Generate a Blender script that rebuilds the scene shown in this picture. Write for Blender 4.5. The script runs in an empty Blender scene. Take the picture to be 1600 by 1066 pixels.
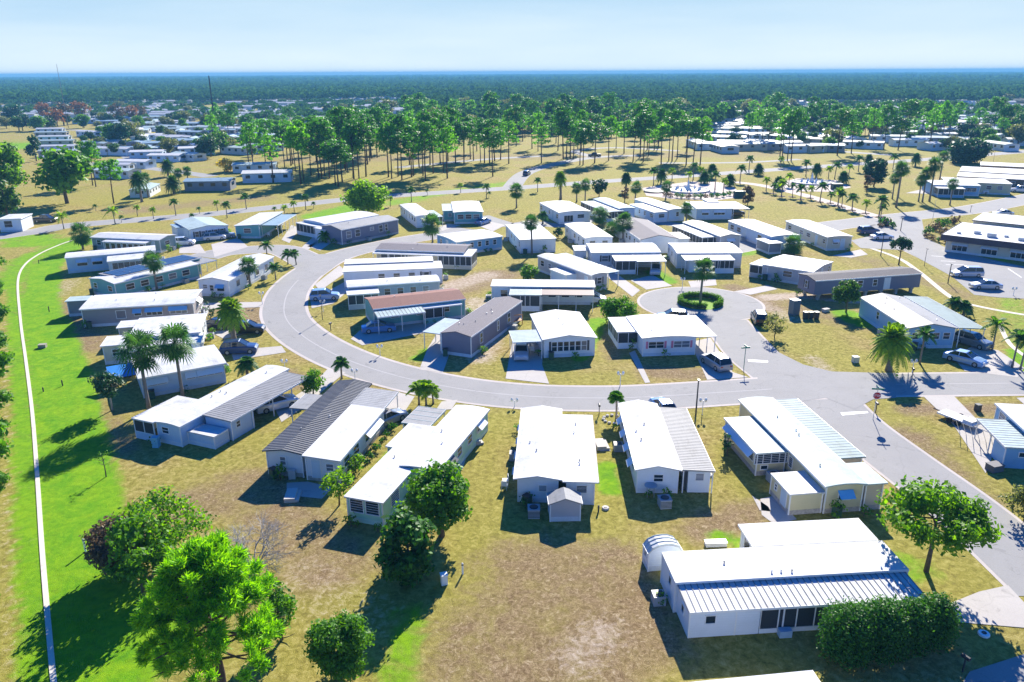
import bpy, math, random
import numpy as np
from mathutils import Vector, Matrix
from mathutils.geometry import tessellate_polygon
SC = bpy.context.scene
COL = SC.collection
# ---------------------------------------------------------------- camera
CAM_H = 34.0; FPX = 1200.0
PITCH = math.atan((533 - 113) / FPX); ROLL = math.radians(0.3)
F_ = Vector((0, math.cos(PITCH), -math.sin(PITCH)))
U0 = Vector((0, math.sin(PITCH), math.cos(PITCH))); R0 = Vector((1, 0, 0))
R_ = R0 * math.cos(ROLL) - U0 * math.sin(ROLL)
U_ = R0 * math.sin(ROLL) + U0 * math.cos(ROLL)
cd = bpy.data.cameras.new('camera'); cam = bpy.data.objects.new('camera', cd); COL.objects.link(cam)
cd.sensor_width = 36; cd.lens = FPX / 1600 * 36; cd.clip_start = 0.5; cd.clip_end = 40000
m3 = Matrix((R_, U_, -F_)).transposed()
cam.matrix_world = Matrix.Translation((0, 0, CAM_H)) @ m3.to_4x4()
SC.camera = cam
# ---------------------------------------------------------------- light
SUN_AZ = math.radians(15); SUN_EL = math.radians(30)      # azimuth clockwise from +Y
w = bpy.data.worlds.new('World'); SC.world = w; w.use_nodes = True
wn = w.node_tree; bgn = wn.nodes['Background']
sky = wn.nodes.new('ShaderNodeTexSky'); sky.sky_type = 'NISHITA'; sky.sun_disc = False
sky.sun_elevation = SUN_EL; sky.sun_rotation = SUN_AZ
sky.air_density = 1.0; sky.dust_density = 0.15; sky.ozone_density = 3.0
hs = wn.nodes.new('ShaderNodeHueSaturation'); hs.inputs['Saturation'].default_value = 1.4
wn.links.new(sky.outputs[0], hs.inputs['Color']); 
tint = wn.nodes.new('ShaderNodeMix'); tint.data_type = 'RGBA'; tint.blend_type = 'MULTIPLY'; tint.inputs[0].default_value = 1; tint.inputs[7].default_value = (.50, .82, 1.34, 1)
wn.links.new(hs.outputs[0], tint.inputs[6]); 
dk = wn.nodes.new('ShaderNodeMix'); dk.data_type = 'RGBA'; wr2 = wn.nodes.new('ShaderNodeMapRange'); wr2.inputs[1].default_value = .10; wr2.inputs[2].default_value = .22; wr2.inputs[3].default_value = 1; wr2.inputs[4].default_value = 0
wtc = wn.nodes.new('ShaderNodeTexCoord'); wsx = wn.nodes.new('ShaderNodeSeparateXYZ'); wrp = wn.nodes.new('ShaderNodeMapRange'); wrp.inputs[1].default_value = 0; wrp.inputs[2].default_value = .09
wcm = wn.nodes.new('ShaderNodeMix'); wcm.data_type = 'RGBA'; wcm.inputs[6].default_value = (5.0, 5.8, 6.2, 1); wcm.inputs[7].default_value = (3.0, 4.4, 5.7, 1)
wn.links.new(wtc.outputs['Generated'], wsx.inputs[0]); wn.links.new(wsx.outputs['Z'], wr2.inputs[0]); wn.links.new(wr2.outputs[0], dk.inputs[0]); wn.links.new(wsx.outputs['Z'], wrp.inputs[0]); wmp = wn.nodes.new('ShaderNodeMapping'); wmp.inputs['Scale'].default_value = (2.2, 2.2, 16); wnz = wn.nodes.new('ShaderNodeTexNoise'); wnz.inputs['Scale'].default_value = 1.6; wnz.inputs['Detail'].default_value = 6
wma = wn.nodes.new('ShaderNodeMath'); wma.operation = 'MULTIPLY_ADD'; wma.inputs[1].default_value = -.9; wmb = wn.nodes.new('ShaderNodeMath'); wmb.operation = 'ADD'; wmb.inputs[1].default_value = .42; wmb.use_clamp = True
wn.links.new(wtc.outputs['Generated'], wmp.inputs[0]); wn.links.new(wmp.outputs[0], wnz.inputs['Vector']); wn.links.new(wnz.outputs['Fac'], wma.inputs[0]); wn.links.new(wrp.outputs[0], wma.inputs[2]); wn.links.new(wma.outputs[0], wmb.inputs[0])
wn.links.new(wmb.outputs[0], wcm.inputs[0])
wn.links.new(tint.outputs[2], dk.inputs[6]); wn.links.new(wcm.outputs[2], dk.inputs[7]); wn.links.new(dk.outputs[2], bgn.inputs[0]); bgn.inputs[1].default_value = 0.07
sl = bpy.data.lights.new('sun', 'SUN'); so = bpy.data.objects.new('sun', sl); COL.objects.link(so)
sl.energy = 5.0; sl.angle = math.radians(0.53); sl.color = (1, 0.93, 0.80)
sd = Vector((math.sin(SUN_AZ) * math.cos(SUN_EL), math.cos(SUN_AZ) * math.cos(SUN_EL), math.sin(SUN_EL)))
so.rotation_euler = sd.to_track_quat('Z', 'Y').to_euler()
SC.view_settings.view_transform = 'Standard'; SC.view_settings.look = 'None'
SC.view_settings.exposure = 1.28; SC.view_settings.gamma = 1
# ---------------------------------------------------------------- survey helper: photo pixel + height -> place on the site
def P(x, y, z=0.0):
    d = F_ + R_ * ((x - 800) / FPX) - U_ * ((y - 533) / FPX)
    t = (z - CAM_H) / d.z
    return Vector((t * d.x, t * d.y, z))
def Q(v):
    v = Vector(v) - Vector((0, 0, CAM_H)); z = v.dot(F_)
    return 800 + FPX * v.dot(R_) / z, 533 - FPX * v.dot(U_) / z
def height(bx, by, ty):
    b = P(bx, by); lo, hi = 0, 33
    for _ in range(30):
        mid = (lo + hi) / 2
        if Q((b.x, b.y, mid))[1] > ty: lo = mid
        else: hi = mid
    return lo
# ---------------------------------------------------------------- objects and tags
def tag(o, label=None, cat=None, group=None, kind=None):
    if label: o['label'] = label
    if cat: o['category'] = cat
    if group: o['group'] = group
    if kind: o['kind'] = kind
    return o
def empty(name, loc, rz=0, label=None, cat=None, group=None):
    o = bpy.data.objects.new(name, None); COL.objects.link(o); o.location = loc; o.rotation_euler = (0, 0, rz)
    o.empty_display_size = 0.3
    return tag(o, label, cat, group)
class MB:
    def __init__(s): s.v = []; s.f = []; s.m = []
    def add(s, vs, fs, m=0):
        n = len(s.v); s.v += [tuple(p) for p in vs]
        for f in fs: s.f.append(tuple(i + n for i in f)); s.m.append(m)
    def box(s, x0, x1, y0, y1, z0, z1, m=0):
        s.add([(x0,y0,z0),(x1,y0,z0),(x1,y1,z0),(x0,y1,z0),(x0,y0,z1),(x1,y0,z1),(x1,y1,z1),(x0,y1,z1)],
              [(3,2,1,0),(4,5,6,7),(0,1,5,4),(1,2,6,5),(2,3,7,6),(3,0,4,7)], m)
    def bar(s, a, b, t, m=0, t2=None, n=4):
        a = Vector(a); b = Vector(b); d = (b - a).normalized(); t2 = t if t2 is None else t2
        r = d.orthogonal().normalized(); q = d.cross(r); vs = []
        for c, tt in ((a, t), (b, t2)):
            for k in range(n):
                an = math.pi * 2 * (k + .5) / n; vs.append(c + (r * math.cos(an) + q * math.sin(an)) * tt)
        fs = [tuple(range(n))[::-1], tuple(range(n, 2 * n))] + [(k, (k+1) % n, (k+1) % n + n, k + n) for k in range(n)]
        s.add(vs, fs, m)
    def tube(s, pts, rad, n=6, m=0):
        vs = []; N = len(pts); pts = [Vector(p) for p in pts]
        for i, p in enumerate(pts):
            d = (pts[min(i+1, N-1)] - pts[max(i-1, 0)]).normalized()
            r = d.cross(Vector((0.31, 0.95, 0.05))).normalized(); q = d.cross(r); rr = rad[i] if hasattr(rad, '__len__') else rad
            for k in range(n):
                an = math.pi * 2 * k / n; vs.append(p + (r * math.cos(an) + q * math.sin(an)) * rr)
        fs = [(i*n+k, i*n+(k+1) % n, (i+1)*n+(k+1) % n, (i+1)*n+k) for i in range(N-1) for k in range(n)]
        fs += [tuple(range(n))[::-1], tuple(range((N-1)*n, N*n))]
        s.add(vs, fs, m)
    def lathe(s, prof, n=12, c=(0,0,0), m=0):
        vs = []; K = len(prof)
        for r, z in prof:
            for k in range(n):
                an = math.pi*2*k/n; vs.append((c[0]+r*math.cos(an), c[1]+r*math.sin(an), c[2]+z))
        fs = [(i*n+k, i*n+(k+1) % n, (i+1)*n+(k+1) % n, (i+1)*n+k) for i in range(K-1) for k in range(n)]
        fs += [tuple(range(n))[::-1], tuple(range((K-1)*n, K*n))]
        s.add(vs, fs, m)
    def extr(s, prof, axis, a, b, m=0):
        # polygon prof [(p,z)] in the plane across `axis`, extruded from a to b
        n = len(prof); vs = []
        for t in (a, b):
            for p, z in prof: vs.append((t, p, z) if axis == 'u' else (p, t, z))
        s.add(vs, [tuple(range(n)), tuple(range(n, 2*n))[::-1]] + [(k, k+n, (k+1) % n + n, (k+1) % n) for k in range(n)], m)
    def mesh(s, name, mats, smooth=False):
        me = bpy.data.meshes.new(name); me.from_pydata(s.v, [], s.f)
        for mt in (mats if isinstance(mats, (list, tuple)) else [mats]): me.materials.append(mt)
        if any(s.m): me.polygons.foreach_set('material_index', s.m)
        if smooth: me.polygons.foreach_set('use_smooth', [True] * len(s.f))
        me.update(); return me
    def build(s, name, mats, parent=None, smooth=False, loc=None, rz=0):
        o = bpy.data.objects.new(name, s.mesh(name, mats, smooth)); COL.objects.link(o)
        if parent is not None: o.parent = parent
        if loc is not None: o.location = loc
        o.rotation_euler = (0, 0, rz)
        return o
def link_mesh(name, me, parent=None, loc=(0,0,0), rz=0, sc=None):
    o = bpy.data.objects.new(name, me); COL.objects.link(o); o.parent = parent; o.location = loc; o.rotation_euler = (0,0,rz)
    if sc: o.scale = sc
    return o
def copy_tree(o, parent=None):
    c = o.copy(); COL.objects.link(c); c.parent = parent
    for ch in o.children: copy_tree(ch, c)
    return c
# ---------------------------------------------------------------- materials
MC = {}
def nodes(name):
    m = bpy.data.materials.new(name); m.use_nodes = True; nt = m.node_tree
    return m, nt, nt.nodes, nt.links, nt.nodes['Principled BSDF']
def c4(c): return (c[0], c[1], c[2], 1)
def mat(name, col, rough=.6, var=.12, scale=1.5, metal=0, lines=0, laxis='Z', bump=0, dirt=0, spec=.4):
    if name in MC: return MC[name]
    m, nt, N, L, b = nodes(name)
    b.inputs['Roughness'].default_value = rough; b.inputs['Metallic'].default_value = metal
    b.inputs['Specular IOR Level'].default_value = spec
    tc = N.new('ShaderNodeTexCoord'); nz = N.new('ShaderNodeTexNoise'); nz.inputs['Scale'].default_value = scale
    nz.inputs['Detail'].default_value = 6; nz.inputs['Roughness'].default_value = .65
    L.new(tc.outputs['Object'], nz.inputs['Vector'])
    rp = N.new('ShaderNodeValToRGB'); rp.color_ramp.elements[0].position = .3; rp.color_ramp.elements[1].position = .7
    k = 1 - var; rp.color_ramp.elements[0].color = (col[0]*k, col[1]*k, col[2]*k*.97, 1); rp.color_ramp.elements[1].color = c4(col)
    L.new(nz.outputs['Fac'], rp.inputs['Fac']); out = rp.outputs['Color']
    if dirt:
        n2 = N.new('ShaderNodeTexNoise'); n2.inputs['Scale'].default_value = .55; n2.inputs['Detail'].default_value = 8; n2.inputs['Roughness'].default_value = .75
        L.new(tc.outputs['Object'], n2.inputs['Vector'])
        r2 = N.new('ShaderNodeMapRange'); r2.inputs[1].default_value = .52; r2.inputs[2].default_value = .78; r2.inputs[4].default_value = dirt
        L.new(n2.outputs['Fac'], r2.inputs[0])
        mx = N.new('ShaderNodeMix'); mx.data_type = 'RGBA'; L.new(r2.outputs[0], mx.inputs[0]); L.new(out, mx.inputs[6])
        mx.inputs[7].default_value = (col[0]*.45, col[1]*.43, col[2]*.38, 1); out = mx.outputs[2]
    L.new(out, b.inputs['Base Color'])
    h = None
    if lines:
        sx = N.new('ShaderNodeSeparateXYZ'); L.new(tc.outputs['Object'], sx.inputs[0])
        mm = N.new('ShaderNodeMath'); mm.operation = 'MULTIPLY'; L.new(sx.outputs[laxis], mm.inputs[0]); mm.inputs[1].default_value = lines
        fr = N.new('ShaderNodeMath'); fr.operation = 'FRACT'; L.new(mm.outputs[0], fr.inputs[0]); h = fr.outputs[0]
        bp = N.new('ShaderNodeBump'); bp.inputs['Strength'].default_value = .6; bp.inputs['Distance'].default_value = .02
        L.new(h, bp.inputs['Height']); L.new(bp.outputs[0], b.inputs['Normal'])
    elif bump:
        bp = N.new('ShaderNodeBump'); bp.inputs['Strength'].default_value = bump; bp.inputs['Distance'].default_value = .03
        n3 = N.new('ShaderNodeTexNoise'); n3.inputs['Scale'].default_value = scale*12; L.new(tc.outputs['Object'], n3.inputs['Vector'])
        L.new(n3.outputs['Fac'], bp.inputs['Height']); L.new(bp.outputs[0], b.inputs['Normal'])
    MC[name] = m; return m
def leafmat(name, dark, light, trans=.4, hue=None):
    k_ = 1.6 if name == 'leaves_far' else 1.5 if name not in ('leaves_bright', 'needles_bright', 'leaves_lime', 'leaves_rust', 'twigs_grey') else 1.2
    dark = [v*k_ for v in dark]; light = [v*k_ for v in light]; trans = min(.5, trans+.03)
    if name in MC: return MC[name]
    m, nt, N, L, b = nodes(name)
    g = N.new('ShaderNodeNewGeometry'); rp = N.new('ShaderNodeValToRGB')
    rp.color_ramp.elements[0].color = c4(dark); rp.color_ramp.elements[1].color = c4(light)
    if hue:
        e = rp.color_ramp.elements.new(.93); e.color = c4(light); rp.color_ramp.elements[-1].color = c4(hue)
    L.new(g.outputs['Random Per Island'], rp.inputs['Fac'])
    b.inputs['Roughness'].default_value = .55; b.inputs['Specular IOR Level'].default_value = .25
    L.new(rp.outputs[0], b.inputs['Base Color'])
    t = N.new('ShaderNodeBsdfTranslucent'); hv = N.new('ShaderNodeHueSaturation'); hv.inputs['Saturation'].default_value = 1.15; hv.inputs['Value'].default_value = 1.5
    b.inputs['Specular IOR Level'].default_value = 0 if name == 'leaves_far' else .25
    hv.inputs['Hue'].default_value = .485
    L.new(rp.outputs[0], hv.inputs['Color']); L.new(hv.outputs[0], t.inputs['Color'])
    mx = N.new('ShaderNodeMixShader'); mx.inputs[0].default_value = trans
    L.new(b.outputs[0], mx.inputs[1]); L.new(t.outputs[0], mx.inputs[2]); L.new(mx.outputs[0], N['Material Output'].inputs[0])
    MC[name] = m; return m
def glassmat(name, col, rough=.08):
    if name in MC: return MC[name]
    m, nt, N, L, b = nodes(name); b.inputs['Base Color'].default_value = c4(col); b.inputs['Roughness'].default_value = rough
    b.inputs['Specular IOR Level'].default_value = .6; MC[name] = m; return m
GLASS = glassmat('window_glass', (.022, .03, .042)); SCREEN = mat('insect_screen', (.035, .042, .055), .5, .2, 8)
BLIND = glassmat('blind_glass', (.16, .17, .2), .15)
WHITE = mat('white_trim', (.8, .8, .8), .5, .06); ALU = mat('aluminium', (.55, .57, .6), .35, .1, metal=.4)
DARK = mat('dark_metal', (.04, .04, .045), .5)
CONC = mat('concrete', (.56, .53, .5), .85, .2, .8, bump=.2, dirt=.35)
def sheetroof(name, c):
    # metal sheet roof: lapped seams, chalky streaks and mildew
    if name in MC: return MC[name]
    m, nt, N, L, b = nodes(name); tc = N.new('ShaderNodeTexCoord'); b.inputs['Roughness'].default_value = .62; b.inputs['Specular IOR Level'].default_value = .15
    def nz(s, d, r, sc=None):
        n = N.new('ShaderNodeTexNoise'); n.inputs['Scale'].default_value = s; n.inputs['Detail'].default_value = d; n.inputs['Roughness'].default_value = r
        if sc: mp = N.new('ShaderNodeMapping'); mp.inputs['Scale'].default_value = sc; L.new(tc.outputs['Object'], mp.inputs[0]); L.new(mp.outputs[0], n.inputs['Vector'])
        else: L.new(tc.outputs['Object'], n.inputs['Vector'])
        return n.outputs['Fac']
    def mr(f, a, b_, lo, hi):
        r = N.new('ShaderNodeMapRange'); r.inputs[1].default_value = a; r.inputs[2].default_value = b_; r.inputs[3].default_value = lo; r.inputs[4].default_value = hi; L.new(f, r.inputs[0]); return r.outputs[0]
    def mul(a, b_): x = N.new('ShaderNodeMath'); x.operation = 'MULTIPLY'; L.new(a, x.inputs[0]); L.new(b_, x.inputs[1]); return x.outputs[0]
    sx = N.new('ShaderNodeSeparateXYZ'); L.new(tc.outputs['Object'], sx.inputs[0])
    def seam(ax, period, depth):
        q = N.new('ShaderNodeMath'); q.operation = 'PINGPONG'; L.new(sx.outputs[ax], q.inputs[0]); q.inputs[1].default_value = period/2; return mr(q.outputs[0], 0, .035, depth, 1)
    v = mul(mul(seam('Y', 1.22, .8), seam('X', 3.6, .86)), mul(mr(nz(.5, 8, .75), .5, .72, 1, .62), mr(nz(1.3, 6, .7, (3.5, .35, 1)), .5, .75, 1, .8)))
    v = mul(v, mr(nz(6, 5, .8), .62, .8, 1, .7))
    cm = N.new('ShaderNodeCombineColor'); 
    for k in range(3):
        x = N.new('ShaderNodeMath'); x.operation = 'MULTIPLY'; L.new(v, x.inputs[0]); x.inputs[1].default_value = c[k]; L.new(x.outputs[0], cm.inputs[k])
    L.new(cm.outputs[0], b.inputs['Base Color']); MC[name] = m; return m
WALLS = {}
def wall(n):
    cols = dict(white=(.74,.79,.86), cream=(.62,.56,.36), pale=(.68,.72,.76), blue=(.2,.42,.68), sky=(.32,.52,.72), teal=(.16,.42,.43),
      grey=(.25,.26,.31), slate=(.17,.18,.26), taupe=(.32,.29,.3), tan=(.55,.48,.38), mint=(.45,.72,.55), greygreen=(.25,.33,.33), beige=(.6,.56,.46), lblue=(.5,.63,.78), brown=(.16,.11,.08), lgrey=(.46,.46,.5))
    return mat('siding_' + n, cols[n], .55, .08, .7, lines=5, dirt=.16)
def roof(n):
    c = dict(white=(.56,.57,.58), offwhite=(.37,.465,.47), dull=(.27,.275,.285), dullrib=(.19,.195,.21), grey=(.10,.105,.12), shingle=(.075,.07,.09), shinglel=(.17,.155,.18), red=(.24,.10,.08),
      blue=(.22,.33,.42), green=(.22,.30,.29), lblue=(.30,.39,.46), dark=(.13,.14,.16), brown=(.22,.17,.165))[n]
    if n in ('white', 'offwhite', 'dull', 'dullrib', 'green', 'blue', 'lblue'): return sheetroof('roof_' + n, c)
    if n in ('shingle', 'shinglel', 'red', 'dark'): return mat('roof_' + n, c, .85, .3, 6, bump=.6, dirt=.25)
    return mat('roof_' + n, c, .65, .07, .9, dirt=.28, spec=.15)
# ---------------------------------------------------------------- ground, masks painted as real soil and lawn colour
def seg_d(px, py, a, b):
    ax, ay = a; bx, by = b; dx, dy = bx-ax, by-ay; L = dx*dx+dy*dy+1e-9
    t = np.clip(((px-ax)*dx+(py-ay)*dy)/L, 0, 1); return np.hypot(px-ax-t*dx, py-ay-t*dy)
def blob_mask(px, py, items):
    r = np.zeros_like(px)
    for pts, rad, soft, amt in items:
        W = [P(*p) for p in pts]
        if len(W) == 1: d = np.hypot(px-W[0].x, py-W[0].y)
        else: d = np.min([seg_d(px, py, (W[i].x, W[i].y), (W[i+1].x, W[i+1].y)) for i in range(len(W)-1)], axis=0)
        r = np.maximum(r, amt*np.clip(1-(d-rad)/soft, 0, 1))
    return r
GREEN = [ # bright watered lawn: photo trace, radius m, softness m, amount
 ([(112,1200),(140,1000),(112,760),(88,600),(62,470),(72,415),(110,385)], 1.6, 2.2, 1), ([(150,1040),(150,900),(140,760),(112,600),(80,500)], 1.5, 1.8, 1),
 ([(160,1060),(200,960)], 2.2, 2, .9), ([(64,1150),(50,900),(38,700),(28,560),(22,470),(20,430)], .75, .8, .8), ([(40,380),(150,376)], 3, 4, .8), ([(12,445),(40,405),(90,385)], 1.5, 3, .75), ([(0,372),(60,372)], 3, 4, .7),
 ([(495,338),(560,322)], 2.5, 4, .9), ([(20,250),(30,215)], 6, 8, .9), ([(610,318),(700,300),(800,286)], 2, 5, .6),([(905,560),(925,525),(935,500)], .7, 1.2, .9),
 ([(655,560),(672,548)], .5, 1.6, .8), ([(948,730),(955,765)], .5, 1.2, .9),([(1020,425),(1045,440)], 1.0, 1.6, .9), ([(1320,490),(1350,505)], 1.2, 1.8, .9),
 ([(1560,390),(1600,560)], 1, 2, .5), ([(1590,550),(1598,575)], .8, 1, .9), ([(1155,395),(1170,385)], 2, 3, .7), ([(615,1080),(640,960)], .6, 1.5, .6), ([(1380,875),(1420,890)], 1.2, 1.6, .6),
 ([(640,1010),(600,1040)], .7, 1.5, .5), ([(620,700),(570,770)], .4, .9, .6), ([(1150,845),(1120,838)], .4, 1, .8), ([(120,800),(150,840)], 1, 2, .8), ([(170,960),(240,1010)], 1.6, 1.8, .9)]
OLIVE = [ # half green grass
 ([(-60,1200),(-10,800),(-8,450)], 2.5, 3, .8), ([(600,880),(520,840),(430,760)], 1.5, 3, .45), ([(880,640),(700,660)], 1, 2, .5), ([(700,520),(760,480),(800,440)], 1.5, 3, .5), ([(0,410),(110,470),(110,700)], 2, 3, .4),
 ([(740,690),(760,800),(700,1000)], 1.3, 3, .7), ([(1135,700),(1190,800)], .8, 2, .7), ([(960,620),(950,850),(1010,890)], .8, 2, .7), ([(560,930),(600,1000),(620,1060)], 1, 2.5, .7),
 ([(1380,850),(1530,930),(1450,960)], 2, 2, .7), ([(1520,1000),(1560,1030)], 1, 2, .7), ([(1400,640),(1470,720),(1560,800)], 1.4, 2, .75), ([(880,600),(960,590)], 1.5, 2, .7),
 ([(1250,540),(1420,575)], 2.5, 3, .7), ([(1230,500),(1330,560)], 2, 3, .6), ([(1450,440),(1600,480)], 2, 4, .6), ([(1350,400),(1480,470),(1600,520)], 2, 3, .7), ([(500,530),(560,545)], 1.5, 2, .6), ([(600,545),(680,550)], 1.2, 2, .7),
 ([(430,690),(620,640)], .5, 2, .6), ([(380,460),(440,420)], 2, 3, .6), ([(350,560),(460,580)], 1, 2, .6), ([(900,430),(860,460)], 2, 3, .5), ([(200,340),(620,310)], 4, 8, .7), ([(680,330),(840,300),(1100,250)], 6, 12, .65),
 ([(1200,330),(1300,345)], 3, 8, .6), ([(1300,300),(1500,330)], 8, 12, .65), ([(1250,240),(1600,225)], 14, 20, .8), ([(860,240),(1400,235)], 10, 20, .6), ([(0,330),(400,290)], 6, 10, .7), ([(60,300),(300,310),(600,290)], 8, 14, .7), ([(820,320),(1100,330)], 5, 10, .7), ([(720,600),(780,560)], 1, 2, .5),
 ([(550,380),(640,355)], 2, 3, .6), ([(1050,230),(1200,235)], 8, 12, .7), ([(420,300),(800,240)], 8, 12, .5)]
SAND = [([(16,1100),(14,900),(13,750),(9,600),(6,500)], .1, .5, .45), ([(1270,560),(1300,590)], .6, 1.6, .5), ([(750,560),(770,520),(745,470)], 1, 2.5, .6), ([(940,990),(900,1030)], .6, 2.5, .5), ([(700,450),(760,430)], 1.5, 3, .6),
 ([(1200,465),(1250,462),(1330,470)], 1.2, 1.2, .8), ([(1180,470),(1240,500)], 1, 1.5, .5), ([(800,455),(830,440)], 1, 2, .3), ([(560,960),(470,900)], 1.5, 3, .3), ([(620,450),(700,470)], 1.5, 2.5, .5), ([(970,345),(1060,312),(1180,320)], 2, 4, .25), ([(90,460),(110,440)], 1, 3, .4)]
BROWN = [([(850,900),(900,1050),(780,1010)], 3.0, 4, .75), ([(960,880),(1000,1000)], 1.5, 3, .8), ([(300,790),(400,760),(520,880)], 2, 3, .7), ([(640,470),(780,430)], 2.5, 4, .8), ([(1420,680),(1520,780)], 1.2, 2.5, .7), ([(440,585),(480,600)], 1, 2, .8), ([(1020,580),(1090,585)], 1.2, 1.5, .8),
 ([(350,480),(420,500)], 2, 3, .8), ([(1220,470),(1340,500)], 3, 4, .6), ([(1100,830),(1180,800)], 1, 2, .8), ([(110,620),(180,700)], 1.5, 2.5, .6), ([(100,480),(140,540)], 1.5, 3, .8), ([(1420,640),(1600,640)], .8, 1.5, .8), ([(940,520),(960,560)], .8, 1.2, .6), ([(1150,450),(1200,480)], 1.5, 2, .8), ([(470,250),(1200,240)], 8, 14, .5), ([(200,330),(400,310)], 3, 6, .6), ([(1340,400),(1500,460)], 1.5, 3, .5)]
def ground_mat():
    m, nt, N, L, b = nodes('ground_soil_and_grass')
    tc = N.new('ShaderNodeTexCoord')
    def noise(s, d=6, r=.6, dist=0):
        n = N.new('ShaderNodeTexNoise'); n.inputs['Scale'].default_value = s; n.inputs['Detail'].default_value = d; n.inputs['Roughness'].default_value = r; n.inputs['Distortion'].default_value = dist
        L.new(tc.outputs['Object'], n.inputs['Vector']); return n.outputs['Fac']
    def ramp(f, stops):
        r = N.new('ShaderNodeValToRGB'); e = r.color_ramp.elements
        e[0].position, e[0].color = stops[0][0], c4(stops[0][1]); e[1].position, e[1].color = stops[-1][0], c4(stops[-1][1])
        for p, c in stops[1:-1]: q = e.new(p); q.color = c4(c)
        L.new(f, r.inputs[0]); return r.outputs[0]
    def mix(f, a, bb, mode='MIX'):
        x = N.new('ShaderNodeMix'); x.data_type = 'RGBA'; x.blend_type = mode
        if isinstance(f, float): x.inputs[0].default_value = f
        else: L.new(f, x.inputs[0])
        L.new(a, x.inputs[6]); L.new(bb, x.inputs[7]); return x.outputs[2]
    def edge(attr, nf, w=.35):
        a = N.new('ShaderNodeAttribute'); a.attribute_name = 'cover'
        s = N.new('ShaderNodeSeparateColor'); L.new(a.outputs['Color'], s.inputs[0]); src = a.outputs['Alpha'] if attr == 3 else s.outputs[attr]
        k = N.new('ShaderNodeMath'); k.operation = 'SUBTRACT'; L.new(nf, k.inputs[0]); k.inputs[1].default_value = .5
        k2 = N.new('ShaderNodeMath'); k2.operation = 'MULTIPLY_ADD'; L.new(k.outputs[0], k2.inputs[0]); k2.inputs[1].default_value = 1.6; L.new(src, k2.inputs[2])
        mr = N.new('ShaderNodeMapRange'); mr.inputs[1].default_value = .5-w; mr.inputs[2].default_value = .5+w; mr.interpolation_type = 'SMOOTHSTEP'
        L.new(k2.outputs[0], mr.inputs[0])
        z = N.new('ShaderNodeMath'); z.operation = 'MULTIPLY'; L.new(mr.outputs[0], z.inputs[0])
        g = N.new('ShaderNodeMath'); g.operation = 'MINIMUM'; t = N.new('ShaderNodeMath'); t.operation = 'MULTIPLY'; L.new(src, t.inputs[0]); t.inputs[1].default_value = 6
        L.new(t.outputs[0], g.inputs[0]); g.inputs[1].default_value = 1; L.new(g.outputs[0], z.inputs[1]); return z.outputs[0]
    big = noise(.09, 5, .6); med = noise(.42, 8, .7, .8); fine = noise(1.9, 10, .74, .6); fin2 = noise(3.0, 10, .72, 1.2); tiny = noise(16, 4, .7)
    dry = ramp(med, [(.34,(.12,.07,.025)), (.44,(.24,.155,.055)), (.54,(.37,.25,.10)), (.64,(.58,.43,.22))])
    dry2 = ramp(fine, [(.36,(.10,.062,.02)), (.5,(.36,.26,.095)), (.62,(.66,.52,.28))])
    d = mix(.62, dry, dry2)
    olv = ramp(fine, [(.28,(.12,.105,.018)), (.5,(.31,.28,.05)), (.7,(.52,.45,.14))])
    bigm = ramp(big, [(.34,(.35,.35,.35)), (.58,(.95,.95,.95))])
    d = mix(bigm, d, olv)
    d = mix(edge(1, fine, .4), d, olv)
    brn = ramp(fin2, [(.34,(.12,.075,.035)), (.47,(.23,.155,.078)), (.57,(.35,.255,.14)), (.68,(.56,.46,.31))]); d = mix(edge(3, med, .5), d, brn)
    snd = ramp(fine, [(.3,(.38,.29,.2)), (.7,(.62,.52,.42))]); d = mix(edge(2, fine, .3), d, snd)
    grn = ramp(fine, [(.32,(.055,.17,.004)), (.5,(.14,.36,.005)), (.68,(.27,.50,.01))])
    grl = ramp(med, [(.35,(.07,.27,.003)), (.65,(.30,.44,.006))]); grn = mix(.5, grn, grl)
    d = mix(edge(0, med, .3), d, grn)
    sp = ramp(tiny, [(.32,(.72,.72,.72)), (.62,(1.0,1.0,1.0))]); d = mix(1.0, d, sp, 'MULTIPLY')
    L.new(d, b.inputs['Base Color']); b.inputs['Roughness'].default_value = .95; b.inputs['Specular IOR Level'].default_value = .1
    bp = N.new('ShaderNodeBump'); bp.inputs['Strength'].default_value = .7; bp.inputs['Distance'].default_value = .12; L.new(tiny, bp.inputs['Height']); L.new(bp.outputs[0], b.inputs['Normal'])
    return m
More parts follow.
